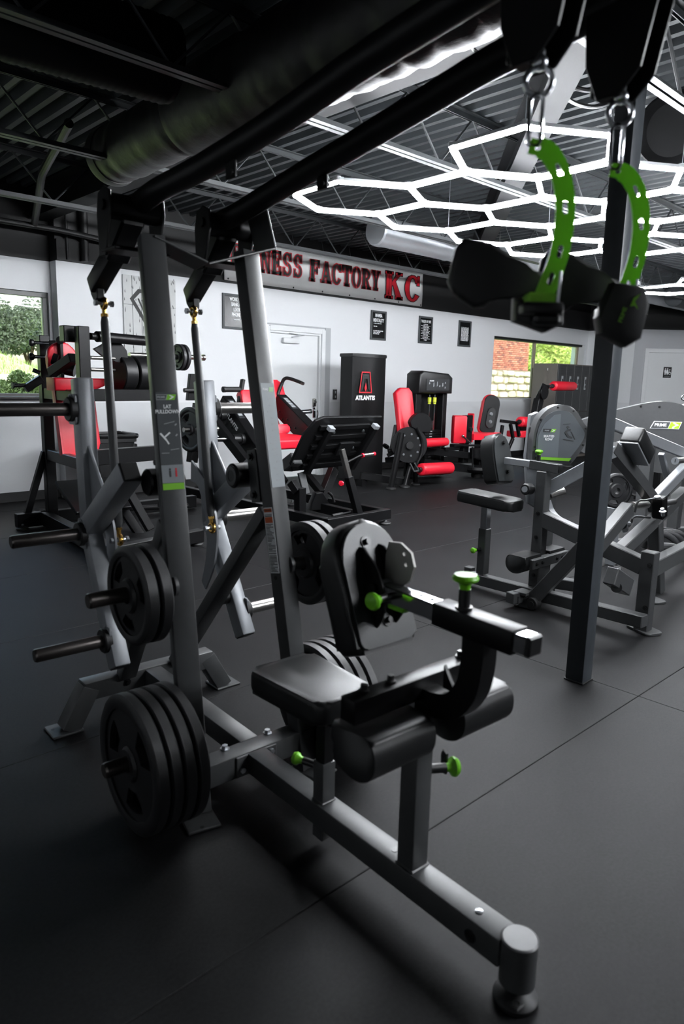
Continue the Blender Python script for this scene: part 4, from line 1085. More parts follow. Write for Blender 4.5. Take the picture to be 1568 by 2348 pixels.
# cross plate that ties both pivots together
tie = [L.at(352, 548, y=1.46), L.at(470, 606, y=1.43), L.at(620, 572, y=1.43), L.at(601, 488, y=1.44)]
g = G()
for a_, b_ in zip(tie, tie[1:]): g.beam(np.array(a_)+(0, .03, 0), np.array(b_)+(0, .03, 0), .13, .008, np.cross((0, 1, 0), nrm(b_-a_)), .002, ext0=.003, ext1=.003)
obj('tie_plate', g, 'grey_steel', lat)

# ================================================================== BACKGROUND MACHINES
def machine(name, label, loc, rot=0.0, cat='gym machine'):
    t = thing(name, label, cat, loc, rot); return t, Loc(t)
def pad(name, parent, c, ex, ey, w_, h_, th, m, r=.05, bev=.018, label=None):
    return obj(name, G().plate(rrect(w_, h_, r, 6), c, ex, ey, th, bev=bev, seg=3), m, parent, label, ang=60)
def roller(parent, p0, p1, r, m='red_vinyl', core='black_plastic'):
    p0, p1 = np.asarray(p0, float), np.asarray(p1, float); d = nrm(p1-p0); n_ = np.linalg.norm(p1-p0)
    o = obj('roller_pad', G().lathe(p0, d, [(r*.45, -.004), (r*.86, 0), (r*.97, .012), (r, .03), (r, n_-.03), (r*.97, n_-.012), (r*.86, n_), (r*.3, n_+.002)], 28), m, parent, ang=60)
    obj('roller_core', G().cyl(p0-d*.05, p0+d*.004, r*.42, n=18).cyl(p0-d*.11, p0-d*.05, r*.2, n=12), core, o)
    return o
def round_foot(parent, x, y, z=.10, r=.05):
    return obj('foot', G().lathe((x, y, 0), (0, 0, 1), [(r*1.25, 0), (r*1.3, .008), (r*1.25, .022), (r, .03), (r*.8, .035), (r*.3, z)], 24), 'black_rubber', parent)

# ---------------- far left: black and red machine by the window
hk, H = machine('standing_press_machine', 'black steel machine with red back pad standing before the left window', (2.5, 5.6, 0))
A_ = lambda px, py, v: H.at(px, py, y=v-5.6)
pa, pb = A_(98, 769, 6.75), A_(187, 748, 5.75)
sec = .095
obj('post', G().beam((pa[0], pa[1], 0.0), (pa[0], pa[1], pa[2]), sec, .085, (0, 1, 0), .006), 'black_steel', hk)
obj('post', G().beam((pb[0], pb[1], 0.0), (pb[0], pb[1], pb[2]), sec, .085, (0, 1, 0), .006), 'black_steel', hk)
for zz in (A_(130, 905, 6.3)[2], A_(150, 1052, 6.3)[2]):
    obj('side_rail', G().beam((pa[0], pa[1], zz), (pb[0], pb[1], zz), .07, .10, (0, 0, 1), .005), 'black_steel', hk)
f0 = H.l(az(61, 1200, .07)); f1 = H.l(az(195, 1280, .07)); f2 = np.array([f1[0]+.03, -.62, .07])
obj('base_rail', G().beam((pa[0]-.05, pa[1]+.1, .085), (f1[0]+.2, -.55, .085), .09, .13, (0, 0, 1), .005), 'black_steel', hk)
obj('base_rail', G().beam((pa[0]-.32, pa[1]+.04, .085), (pa[0]+1.6, pa[1]+.04, .085), .09, .13, (0, 0, 1), .005), 'black_steel', hk)
obj('cross_rail', G().beam((f1[0]+.2, -.5, .085), (f1[0]+1.1, -.35, .085), .09, .11, (0, 0, 1), .005), 'black_steel', hk)
obj('side_brace', G().beam((pa[0]-.22, pa[1]+.05, .12), (pa[0]-.03, pa[1]+.02, .72), .06, .05, (0, 1, 0), .004), 'black_steel', hk)
for x, y in ((f1[0]+.05, -.52), (pa[0]-.28, pa[1]), (f1[0]+1.05, -.36)): level_foot(hk, (x, y), .05, .055)
# long rails to the right
for py0, hh in ((906, .10), (1050, .13)):
    q0 = A_(212, py0, 5.75); obj('long_rail', G().beam((pb[0], pb[1], q0[2]), (q0[0]+.85, pb[1]+.15, q0[2]-.0), .08, hh, (0, 0, 1), .005), 'black_steel', hk)
q0, q1 = A_(207, 771, 5.75), A_(345, 783, 5.95)
ub = obj('top_bar', G().cyl(q0, q1, .028, n=20).cyl(A_(222, 772, 5.76), A_(232, 772, 5.77), .045, n=18).cyl(A_(236, 773, 5.77), q1, .043, n=20), 'black_steel', hk)
obj('top_block', G().box(A_(163, 766, 5.9), (.16, .1, .13), None, .006), 'black_steel', hk)
g = G()
for py in (820, 847): g.cyl(A_(207, py, 5.8), A_(262, py+2, 5.9), .016, n=14)
obj('guide_rod', g, 'brushed_steel', hk)
obj('link_plate', G().plate([(0, 0), (.1, .05), (.14, .14), (.2, .12), (.3, .0), (.32, -.12), (.2, -.1), (.08, -.06)], A_(213, 800, 5.9), (1, 0, 0), (0, 0, 1), .03, bev=.003), 'black_steel', hk)
# selector pins on the first post and the tilted side handle
for py, y_ in ((786, 6.72), (818, 6.72)):
    p = A_(82, py, y_); e = A_(150, py+2, y_-.15)
    g = G().cyl(p, e, .016, n=14)
    s_ = obj('selector_pin', g, 'chrome', hk); d_ = nrm(p-e)
    obj('pin_sleeve', G().cyl(A_(112, py+1, y_-.1), A_(128, py+1, y_-.12), .026, n=16), 'black_plastic', s_)
    obj('knob', G().lathe(p-d_*.01, d_, [(.014, 0), (.018, .02), (.032, .035), (.034, .055), (.026, .064), (.004, .066)], 20), 'black_plastic', s_)
p = A_(75, 848, 6.72); e = A_(92, 855, 6.7); obj('selector_pin', G().cyl(p, e, .02, n=14), 'chrome', hk)
hnd = obj('side_handle', G().beam(A_(95, 868, 6.7), A_(58, 892, 6.7), .07, .06, (0, 1, 0), .005), 'black_steel', hk)
obj('grip', G().cyl(A_(30, 884, 6.7), A_(66, 884, 6.7), .018, n=14).cyl(A_(28, 884, 6.7), A_(31, 884, 6.7), .03, n=14), 'black_rubber', hnd)
# pads
bp_ = A_(172, 985, 6.35); obj('back_pad', G().plate(rrect(.36, .62, [.02, .10, .1, .02], 6), (bp_[0]+.02, bp_[1], bp_[2]+.07), (1, 0, 0), (0, .2, 1), .07, bev=.02, seg=3), 'red_vinyl', hk, ang=60)
hp = A_(140, 815, 6.5); obj('head_pad', G().plate(bez([(-.13, -.12, 0), (.13, -.12, 0), (.12, .05, 0), (0, .12, 0), (-.12, .05, 0), (-.13, -.12, 0)], 5)[:-1], hp, (1, 0, 0), (0, 0, 1), .06, bev=.018, seg=3), 'red_vinyl', hk, ang=60)
sp_ = A_(178, 880, 6.2); obj('shoulder_pad', G().plate([(-.24, .05), (.24, .05), (.24, .0), (.1, -.06), (-.24, -.06)], sp_, (1, 0, 0), (0, 0, 1), .2, bev=.015, seg=2), 'red_vinyl', hk, ang=60)
g = G(); g.beam(A_(138, 782, 6.45), A_(143, 890, 6.45), .03, .05, (0, 1, 0), .004); g.cyl(A_(138, 780, 6.45), A_(138, 780, 6.40), .035, n=16); obj('pad_stem', g, 'black_steel', hk)
g = G(); g.cyl(A_(150, 845, 6.3), A_(172, 850, 6.25), .055, n=18).cyl(A_(120, 822, 6.4), A_(132, 826, 6.38), .05, n=18); g.beam(A_(118, 855, 6.4), A_(168, 820, 6.1), .08, .08, (0, 0, 1), .005); obj('pivot_joint', g, 'black_steel', hk)
# foot platform and lower ramp
fp0 = A_(190, 1175, 6.2)
obj('foot_platform', G().box((fp0[0]+.12, fp0[1], .36), (.55, .5, .04), (nrm((1, 0, .0)), nrm((0, 1, .5)), nrm((0, -.5, 1))), .005), 'black_steel', hk)
obj('ramp_arm', G().beam(A_(288, 1115, 5.9), A_(345, 1215, 5.75), .1, .07, (1, 0, 1), .005), 'black_steel', hk)
obj('ramp_arm', G().beam(A_(250, 1120, 6.2), A_(330, 1240, 6.0), .08, .08, (1, 0, 1), .005), 'black_steel', hk)
obj('lower_tube', G().cyl(A_(240, 1168, 6.3), A_(430, 1160, 6.5), .025, n=14), 'black_steel', hk)
# the thick counterweight discs and the plates on its right horn
cA, cB = A_(268, 857, 5.95), None
axd = np.array([1.0, .10, -.0])
cw = obj('counterweight', G().cyl(cA, cA+axd*.125, .158, n=44, bev=.008), 'black_satin', hk)
obj('counterweight', G().cyl(cA+axd*.145, cA+axd*.265, .158, n=44, bev=.008), 'black_satin', hk)
obj('counterweight', G().cyl(cA+axd*.285, cA+axd*.40, .158, n=44, bev=.008), 'black_satin', hk)
hx = A_(402, 819, 6.3); he = A_(466, 820, 6.36)
obj('load_horn', G().cyl(hx-np.array([.5, .03, 0]), he, .024, n=20).cyl(he-np.array([.012, 0, 0]), he+np.array([.012, 0, 0]), .032, n=18), 'brushed_steel', hk)
obj('horn_post', G().beam(hx+np.array([-.10, 0, -.45]), hx+np.array([-.10, 0, .12]), .09, .08, (0, 1, 0), .005), 'black_steel', hk)
for k in range(2):
    pw_ = H.w(hx+np.array([.035+.05*k, .003*k, 0])); weight_plate(pw_, (1, .05, 0), .128, .042, ('inner', 'outer')[k]+' of two small black plates on the machine by the left window', 'small plates behind the near upright', .4)

# ---------------- leg press (centre back)
lp, Q = machine('leg_press_machine', 'black leg press with red seat and big ribbed foot plate in mid room', (4.75, 5.6, 0))
Y_ = lambda px, py, v: Q.at(px, py, y=v-5.6)
c0 = Q.l(az(770, 1203, .10)); c1 = Q.l(az(900, 1180, .10)); 
xL, xR, yF = c0[0]-.04, c1[0]-.05, -.72
obj('front_base_rail', G().beam((xL-.04, yF, .105), (xR+.05, yF+.02, .105), .075, .1, (0, 0, 1), .004), 'black_steel', lp)
obj('side_base_rail', G().beam((xL, yF+.04, .105), (xL-.05, 1.9, .105), .075, .1, (0, 0, 1), .004), 'black_steel', lp)
obj('side_base_rail', G().beam((xR, yF+.04, .105), (xR-.02, 1.9, .105), .075, .1, (0, 0, 1), .004), 'black_steel', lp)
for x, y in ((xL+.02, yF), (xR-.02, yF), (xL-.03, .1), (xL+.35, .55), (xR-.1, .7)): level_foot(lp, (x, y), .06, .062)
# foot plate, back towards the lens
TL, TR, BL, BR = Y_(722, 963, 5.15), Y_(873, 957, 5.15), Y_(690, 1075, 5.5), Y_(800, 1068, 5.5)
ctr = (TL+TR+BL+BR)/4; ex_ = nrm(TR-TL); ey_ = nrm((TL+TR)/2-(BL+BR)/2); ww = np.linalg.norm(TR-TL); hh = np.linalg.norm((TL+TR)/2-(BL+BR)/2)
ey_ = nrm(ey_-(ey_ @ ex_)*ex_); nn = np.cross(ex_, ey_); nn = nn if nn[1] < 0 else -nn
fpn = obj('foot_plate', G().plate([(-ww*.5, hh*.5), (-ww*.40, hh*.56), (ww*.5, hh*.53), (ww*.49, hh*.36), (ww*.34, -hh*.5), (-ww*.5, -hh*.5), (-ww*.58, -hh*.35), (-ww*.58, hh*.25)], ctr, ex_, ey_, .03, bev=.006), 'black_satin', lp)
g = G()
for k in range(-2, 3): g.beam(ctr+nn*.03-ex_*ww*.42+ey_*hh*.19*k, ctr+nn*.03+ex_*ww*.33+ey_*hh*.19*k, .05, .03, nn, .003)
obj('plate_rib', g, 'black_steel', fpn)
for s_ in (-.33, .36):
    obj('plate_frame', G().beam(ctr+nn*.06+ex_*ww*s_-ey_*hh*.5, ctr+nn*.06+ex_*ww*(s_+.04)+ey_*hh*.42, .06, .055, nn, .004), 'black_steel', fpn)
    obj('frame_cap', G().beam(ctr+nn*.062+ex_*ww*(s_+.035)+ey_*hh*.36, ctr+nn*.062+ex_*ww*(s_+.042)+ey_*hh*.43, .075, .06, nn, .004), 'silver_steel', fpn)
g = G()
for a, b in ((-.2, .3), (.25, .3), (-.25, -.05), (.22, -.05), (-.28, -.4)): g.bolt(ctr+nn*.045+ex_*ww*a+ey_*hh*b, nn, .012, .012)
obj('hex_bolt', g, 'zinc', fpn)
g = G(); g.box(ctr+nn*.07-ey_*hh*.02+ex_*ww*.06, (.2, .03, .16), (ex_, nn, ey_), .004); obj('strut_bracket', g, 'black_steel', fpn)
# adjustable strut with red knob and release lever
s0, s1 = Y_(783, 1030, 5.02), Y_(822, 1180, 4.92)
stt = obj('adjust_strut', G().beam(s0, s0+(s1-s0)*.5, .05, .05, (0, -1, 0), .004), 'brushed_steel', lp)
obj('strut_sleeve', G().beam(s0+(s1-s0)*.42, s1, .07, .07, (0, -1, 0), .004), 'black_steel', stt)
obj('strut_shoe', G().box(Y_(818, 1186, 4.93), (.17, .09, .04), None, .004), 'black_steel', stt)
kb = Y_(783, 1108, 4.95); obj('knob', G().lathe(kb, (-.8, -.6, 0), [(.012, -.03), (.012, 0), (.022, .006), (.028, .02), (.022, .032), (.003, .035)], 20), mat('red_plastic', (196, 22, 44), .3), stt, label='red pull knob')
hv = obj('release_lever', G().tube(bez([Y_(793, 1062, 5.0), Y_(812, 1052, 4.98), Y_(824, 1046, 4.96), Y_(832, 1044, 4.95)], 5), .012, 12), 'black_steel', lp)
obj('lever_grip', G().cyl(Y_(831, 1044.5, 4.95), Y_(856, 1041, 4.93), .018, n=16), 'brushed_steel', hv)
g = G(); g.cyl(Y_(830, 1045, 4.95), Y_(833, 1044, 4.95), .022, n=16).cyl(Y_(855, 1041, 4.93), Y_(859, 1040.5, 4.93), .02, n=16); obj('grip_cap', g, 'red_plastic', hv)
# lower cross members
obj('tilt_arm', G().beam(Y_(700, 1085, 5.75), Y_(737, 1130, 5.45), .07, .07, (0, 0, 1), .004), 'black_steel', lp)
obj('tilt_arm', G().beam(Y_(765, 1075, 5.6), Y_(735, 1150, 5.5), .1, .08, (0, -1, 0), .004), 'black_steel', lp)
obj('centre_rail', G().beam(Y_(722, 1160, 5.5), Y_(806, 1180, 5.0), .08, .1, (0, 0, 1), .004), 'black_steel', lp)
g = G(); b0 = Y_(732, 1150, 5.42); g.plate([(-.12, -.08), (.12, -.08), (.1, -.03), (.02, .1), (-.06, .1), (-.1, .0)], b0, (1, -.25, 0), (0, 0, 1), .09, bev=.004); obj('pivot_bracket', g, 'black_steel', lp)
obj('stop_hook', G().tube(bez([Y_(752, 1128, 5.3), Y_(762, 1138, 5.28), Y_(766, 1152, 5.26)], 5), .014, 10), 'black_steel', lp)
obj('foot_peg', G().cyl(Y_(762, 1183, 5.0), Y_(785, 1178, 5.0), .017, n=14).cyl(Y_(782, 1179, 5.0), Y_(803, 1174, 5.0), .011, n=12), 'black_rubber', lp)
obj('left_post', G().beam(Y_(688, 1185, 5.42), Y_(688, 1118, 5.42), .09, .09, (0, 1, 0), .004).beam(Y_(683, 1128, 5.42), Y_(668, 1105, 5.5), .08, .08, (0, 0, 1), .004), 'black_steel', lp)
g = G(); g.beam(Y_(666, 1058, 5.55), Y_(656, 1040, 5.7), .09, .10, (0, 0, 1), .006); obj('stop_arm', G().box(Y_(668, 1060, 5.5), (.12, .2, .12), (nrm((1, 0, -.1)), nrm((0, 1, -.6)), nrm((0, .6, 1))), .01), 'grey_steel', lp)
obj('inclined_plate', G().beam(Y_(690, 1083, 5.5), Y_(702, 1133, 5.45), .085, .03, (0, -1, 0), .004), 'grey_steel', lp)
# sled rails with printed side covers
rl = []
for (a0_, a1_, v0_, v1_) in (((512, 925), (640, 1120), 6.75, 5.75), ((640, 925), (722, 1010), 6.75, 5.95)):
    p0_, p1_ = Y_(*a0_, v0_), Y_(*a1_, v1_); rl.append((p0_, p1_))
    r_ = obj('sled_rail', G().beam(p0_, p1_, .13, .24, (0, 0, 1), .006), 'black_steel', lp)
    dd_ = nrm(p1_-p0_); up_ = nrm(np.array([0, 0, 1.])-dd_*dd_[2]); sd = np.cross(dd_, up_); sd = sd if sd[0] < 0 else -sd
    L_ = np.linalg.norm(p1_-p0_)
    pl = obj('rail_label', G().plate(rrect(.30, .075, .003), p0_+dd_*.22+up_*.1205, dd_, np.cross(up_, dd_), .002), 'dark_print', r_)
    g = G()
    for k in range(4): g.plate(rrect(.05, .05, .003), p0_+dd_*(.12+.062*k)+up_*.122, dd_, np.cross(up_, dd_), .001)
    obj('figure_print', g, 'grey_print', pl)
    if a0_[0] < 600: text('lettering', 'ATLANTIS', .065, 'white_print', p0_+dd_*.30+sd*.066+up_*.02, dd_, np.cross(sd, dd_) if np.cross(sd, dd_)[2] > 0 else -np.cross(sd, dd_), r_, depth=.0006, bold=.002)
    g = G(); rr = random.Random(11)
    for k in range(9): g.bolt(p0_+dd_*(.15+.1*k)+sd*.065-up_*(.03+.05*(k % 2)), sd, .011, .01)
    obj('hex_bolt', g, 'bolt_black', r_)
p0_, p1_ = rl[0]
obj('under_rail', G().beam(Y_(475, 945, 6.6), Y_(615, 1125, 5.75), .08, .1, (0, 0, 1), .004), 'black_steel', lp)
obj('rear_leg', G().beam(Y_(455, 925, 6.9), Y_(440, 1060, 6.9), .1, .09, (0, 1, 0), .004), 'black_steel', lp)
obj('rear_stay', G().beam(Y_(452, 925, 6.95), Y_(492, 925, 6.95)+np.array([.1, 0, -.25]), .07, .05, (0, 0, 1), .004), 'grey_steel', lp)
hd = obj('side_hook', G().plate([(-.06, -.12), (.04, -.12), (.09, .1), (.06, .17), (-.02, .17)], Y_(438, 893, 6.9), (1, 0, 0), (0, 0, 1), .05, bev=.004), 'black_steel', lp)
obj('hook_bar', G().cyl(Y_(422, 895, 6.85), Y_(481, 894, 6.85), .024, n=16), 'black_rubber', hd)
for (a, b, v_) in (((470, 951), (488, 951), 6.6), ((478, 1008), (535, 1007), 6.3)):
    hq = obj('load_horn', G().cyl(Y_(*a, v_), Y_(b[0], b[1], v_), .026, n=18), 'chrome', lp)
    obj('horn_collar', G().cyl(Y_(b[0]-2, b[1], v_), Y_(b[0]+14, b[1], v_), .05, n=20).cyl(Y_(b[0]+14, b[1], v_), Y_(b[0]+26, b[1], v_), .065, n=20), 'black_plastic', hq)
hq = obj('load_horn', G().cyl(Y_(672, 947, 6.5), Y_(711, 943, 6.5), .027, n=18), 'chrome', lp)
obj('end_cap', G().cyl(Y_(710, 943, 6.5), Y_(713, 943, 6.5), .028, n=18), 'black_plastic', hq)
# seat, back rest, shoulder handle
pd = Y_(662, 1015, 6.05)
obj('seat', G().plate([(-.34, .2), (.1, .2), (.22, .02), (.16, -.2), (-.34, -.2)], pd+np.array([-.02, 0, .02]), (1, 0, 0), (0, 1, .1), .11, bev=.025, seg=3), 'red_vinyl', lp, ang=60)
obj('back_rest', G().plate(rrect(.24, .8, .06), Y_(612, 960, 6.8), (1, 0, 0), (0, .5, .85), .1, bev=.025, seg=3), 'red_vinyl', lp, ang=60)
obj('back_cushion', G().plate(rrect(.2, .32, .06), Y_(632, 903, 6.85), (1, 0, 0), (0, .4, .9), .1, bev=.025, seg=3), 'red_vinyl', lp, ang=60)
obj('shoulder_pad', G().plate(rrect(.16, .2, .03), Y_(563, 916, 6.7), (1, 0, 0), (0, .3, .9), .1, bev=.02, seg=3), 'red_vinyl', lp, ang=60)
obj('lap_cushion', G().plate(rrect(.2, .1, .03), Y_(643, 985, 6.3), (1, 0, 0), (0, .3, .9), .1, bev=.02, seg=3), 'red_vinyl', lp, ang=60)
g = G(); g.tube(bez([Y_(634, 912, 6.8), Y_(645, 882, 6.78), Y_(652, 869, 6.74), Y_(664, 868, 6.68), Y_(692, 878, 6.5)], 6), .021, 14); hs_ = obj('shoulder_handle', g, 'black_rubber', lp)
obj('end_cap', G().cyl(Y_(691, 878, 6.5), Y_(696, 880, 6.47), .02, n=14), 'brushed_steel', hs_)
bk = obj('pad_stay', G().beam(Y_(557, 870, 6.75), Y_(545, 940, 6.7), .04, .05, (0, -1, 0), .004), 'black_steel', lp)
obj('side_grip', G().cyl(Y_(514, 893, 6.7), Y_(549, 893, 6.7), .03, n=18).cyl(Y_(511, 893, 6.7), Y_(516, 893, 6.7), .033, n=18), 'black_rubber', lp)
# plates hanging on the leg press's near horn
for k in range(2):
    pw_ = ay(437+14*k, 985, 6.2); weight_plate(pw_, (1, .1, 0), .225, .05, ('left', 'right')[k]+' of two big plates on the leg press, beside the near upright', 'plates on the leg press', .7)
pk = Y_(441, 985, 6.2); obj('load_horn', G().cyl(pk-np.array([.1, 0, 0]), pk+np.array([.3, 0, 0]), .025, n=16), 'brushed_steel', lp)

# ---------------- weight stack tower and leg extension
def flat_front(w_, d_, r_, n=10):
    """plan outline: straight sides, bowed front at -Y"""
    return [(-w_/2, d_/2), (-w_/2, -d_/2+r_)]+[(w_*(-.5+k/n), -d_/2+r_-r_*math.sin(PI*k/n)) for k in range(1, n)]+[(w_/2, -d_/2+r_), (w_/2, d_/2)]
le, E_ = machine('leg_extension_machine', 'black leg extension with tall closed weight tower, red seat back and red rollers', (7.45, 6.9, 0))
T0, T1 = E_.at(812, 950, y=.27), E_.at(887, 950, y=.27); tw_ = T1[0]-T0[0]; tc_ = (T0[0]+T1[0])/2; tz = E_.at(850, 818, y=.3)[2]
yaw_ = .0
tower = obj('weight_tower', G().plate(flat_front(tw_, .3, .06), (tc_, .42, (tz+.06)/2), (1, 0, 0), (0, 1, 0), tz-.06), 'black_satin', le)
obj('tower_cap', G().plate(flat_front(tw_+.02, .33, .065), (tc_, .42, tz+.012), (1, 0, 0), (0, 1, 0), .05, bev=.012, seg=2), 'black_plastic', tower)
yf = .42-.15-.003
lx = E_.at(838, 885, y=yf); 
g = G(); k_ = .30
og = [(-.13, 0), (-.085, .30), (.085, .30), (.13, 0)]
g.plate(og, (lx[0], yf-.004, lx[2]-.1), (1, 0, 0), (0, 0, 1), .002, holes=[[(-.11, .018), (-.072, .282), (.072, .282), (.11, .018)]])
obj('logo_outline', g, 'red_print', tower)
g = G(); g.plate([(-.05, .06), (-.095, .02), (-.06, .26), (.06, .26), (.095, .02), (.05, .06), (.03, .2), (-.03, .2)], (lx[0], yf-.004, lx[2]-.1), (1, 0, 0), (0, 0, 1), .002); obj('logo_letter', g, mat('logo_dark', (30, 30, 31), .35), tower)  # dark grey letter inside the red logo outline
obj('logo_flame', G().plate([(0, .0), (.025, .05), (.0, .13), (-.025, .05)], (lx[0], yf-.004, lx[2]-.08), (1, 0, 0), (0, 0, 1), .002), 'red_print', tower)
text('lettering', 'ATLANTIS', .085, 'white_print', (lx[0], yf-.004, lx[2]-.17), (1, 0, 0), (0, 0, 1), tower, depth=.001, bold=.004)
E2 = lambda px, py, v: E_.at(px, py, y=v-6.9)
obj('seat_back', G().plate([(-.14, -.42), (-.03, -.42), (.0, -.48), (.02, -.42), (.15, -.36), (.12, -.28), (.16, .33), (.1, .40), (-.06, .40), (-.15, .33)], E2(928, 955, 6.65), nrm((1, -.12, 0)), nrm((-.0, .22, 1)), .09, bev=.022, seg=3), 'red_vinyl', le, ang=60)
fA = E_.l(az(896, 1122)); fB = E_.l(az(928, 1118)); fC = E_.l(az(952, 1112))
obj('front_leg', G().cyl((fA[0], fA[1], .02), E2(921, 992, 6.45), .042, n=18), 'black_steel', le)
obj('front_leg', G().cyl((fB[0], fB[1], .02), E2(940, 1070, 6.5), .036, n=18), 'black_steel', le)
obj('front_leg', G().cyl((fC[0], fC[1], .02), E2(952, 1060, 6.55), .036, n=18), 'black_steel', le)
for f_ in (fA, fB, fC): round_foot(le, f_[0], f_[1], .05, .055)
cmc = E2(938, 1020, 6.42); xa = nrm((1, -.35, 0)); 
cam_ = obj('cam_disc', G().plate(disc(0, 0, .245, 44), cmc, (.35, .94, 0) if False else nrm((.75, -.66, 0)), (0, 0, 1), .05, bev=.006), 'black_satin', le)
g = G(); nz_ = np.cross(nrm((.75, -.66, 0)), (0, 0, 1)); nz_ = nz_ if nz_[1] < 0 else -nz_
for k in range(9): g.bolt(cmc+nz_*.025+nrm((.75, -.66, 0))*.15*math.cos(k*.7)+np.array([0, 0, .15*math.sin(k*.7)]), nz_, .01, .01)
obj('hex_bolt', g, 'zinc', cam_)
obj('cam_hub', G().cyl(cmc+nz_*.02, cmc+nz_*.09, .05, n=20), 'black_plastic', cam_)
cwp = E2(962, 975, 6.35); obj('counterweight', G().plate([(.0, -.09)]+[(.0+.17*math.cos(t)-.0, .0+.17*math.sin(t)) for t in np.linspace(-.6, 2.9, 18)]+[(-.14, -.02)], cwp, nrm((.93, -.37, 0)), (0, 0, 1), .09, bev=.006), 'black_satin', le)
obj('swing_lever', G().tube(bez([E2(955, 982, 6.3), E2(967, 1010, 6.28), E2(966, 1040, 6.27), E2(957, 1060, 6.28), E2(950, 1078, 6.3)], 5), .02, 10), 'black_steel', le)
roller(le, E2(968, 1016, 6.45), E2(1023, 1013, 6.5), .062); roller(le, E2(964, 1077, 6.3), E2(1032, 1073, 6.35), .088)
ff = G(); 
for a, b in (((940, 1063), (949, 1081)), ((950, 1062), (960, 1079)), ((949, 1081), (960, 1079))): ff.beam(E2(*a, 6.28), E2(*b, 6.28), .02, .02, (0, 0, 1), .003)
obj('roller_frame', ff, 'grey_steel', le)
obj('base_rail', G().beam(E2(826, 1090, 6.95), E2(925, 1105, 6.6), .09, .1, (0, 0, 1), .005), 'black_steel', le)
obj('base_rail', G().beam(E2(885, 1055, 6.8), E2(925, 1052, 6.55), .08, .08, (0, 0, 1), .005), 'black_steel', le)
obj('base_foot', G().box((E2(830, 1098, 6.95)[0], .05, .05), (.1, .12, .1), None, .004), 'black_steel', le)
g = G(); g.cyl(E2(890, 1035, 6.7), E2(905, 1032, 6.65), .04, n=16); g.cyl(E2(884, 1025, 6.8), E2(886, 1022, 6.8), .05, n=16); g.beam(E2(888, 1045, 6.7), E2(915, 1030, 6.6), .05, .05, (0, 0, 1), .004)
obj('adjust_mechanism', g, 'black_steel', le)
obj('back_stay', G().beam(E2(908, 975, 6.8), E2(898, 1030, 6.75), .05, .05, (0, 1, 0), .004), 'grey_steel', le)

# ---------------- open weight stack with the hip machine
hp_, P_ = machine('hip_machine', 'black hip abduction machine with red thigh pads and open weight stack', (9.1, 6.9, 0))
P2 = lambda px, py, v: P_.at(px, py, y=v-6.9)
s0, s1 = P2(948, 950, 7.0), P2(1019, 950, 7.0); sw2 = s1[0]-s0[0]; sc = (s0[0]+s1[0])/2; sz = P2(980, 860, 7.0)[2]
fr_ = obj('stack_frame', G().box((sc-sw2/2+.06, .12, sz/2), (.12, .12, sz-.04), None, .008).box((sc+sw2/2-.05, .12, sz/2), (.10, .12, sz-.04), None, .008).box((sc, .24, sz/2), (sw2, .03, sz-.06), None, .004), 'black_satin', hp_)
obj('stack_head', G().plate([(-sw2/2-.02, 0), (sw2/2+.02, 0), (sw2/2+.02, .24), (sw2/2-.08, .30), (-sw2/2+.06, .33), (-sw2/2-.02, .28)], (sc, .12, sz-.27), (1, 0, 0), (0, 0, 1), .28, bev=.03, seg=3), 'black_plastic', hp_, ang=60)
hl = obj('instruction_label', G().plate(rrect(sw2*.74, .17, .01), (sc+.02, -.024, sz-.14), (1, 0, 0), (0, 0, 1), .004), 'dark_print', hp_)
g = G()
for x, z, a, b in ((-.2, .02, .05, .05), (-.1, .0, .04, .12), (-.02, .01, .03, .13), (.04, -.02, .05, .05), (.17, .03, .04, .05), (.17, -.04, .04, .05), (.11, .0, .05, .1)):
    a, b = a*.55, b*.6; g.plate([(-a/2, -b/2), (a/2, -b*.3), (a*.3, b/2), (-a*.3, b*.4)], (sc+.02+x, -.027, sz-.14+z), (1, 0, 0), (0, 0, 1), .001)
obj('figure_print', g, 'grey_print', hl)
text('lettering', 'ATLANTIS', .022, 'white_print', (sc-.13, -.027, sz-.085), (1, 0, 0), (0, 0, 1), hl, depth=.0006, bold=.001)
mat('yellow_green', (196, 204, 60), .4)
for px in (979, 991):
    q = P2(px, 905, 7.0)
    rd_ = obj('guide_rod', G().cyl((q[0], .05, .3), (q[0], .05, sz-.29), .011, n=12), 'chrome', hp_)
    sp2 = obj('stack_spring', G().cyl((q[0], .05, sz-.40), (q[0], .05, sz-.33), .028, n=14).cyl((q[0], .05, sz-.43), (q[0], .05, sz-.405), .022, n=14), 'yellow_green', rd_)
zt_ = P2(985, 985, 7.0)[2]; zb_ = P2(985, 1085, 7.0)[2]; n_ = 16; cx_ = P2(983, 985, 7.0)[0]
hh_ = (zt_-.12)/n_
for k in range(n_):
    z_ = .12+hh_*(k+.5); o = obj('stack_weight', G().box((cx_, .06, z_), (.36, .1, hh_*.88), None, .004), 'black_satin', hp_)
    obj('weight_number', G().box((cx_-.06, .0085, z_), (.06, .002, hh_*.3)), 'grey_print', o)
obj('stack_shaft', G().cyl((cx_+.03, .06, zt_), (cx_+.03, .06, zt_+.14), .02, n=14), 'chrome', hp_)
obj('selector_pin', G().cyl((cx_+.03, -.05, zt_-.14), (cx_+.03, .01, zt_-.14), .016, n=12), 'red_plastic', hp_)
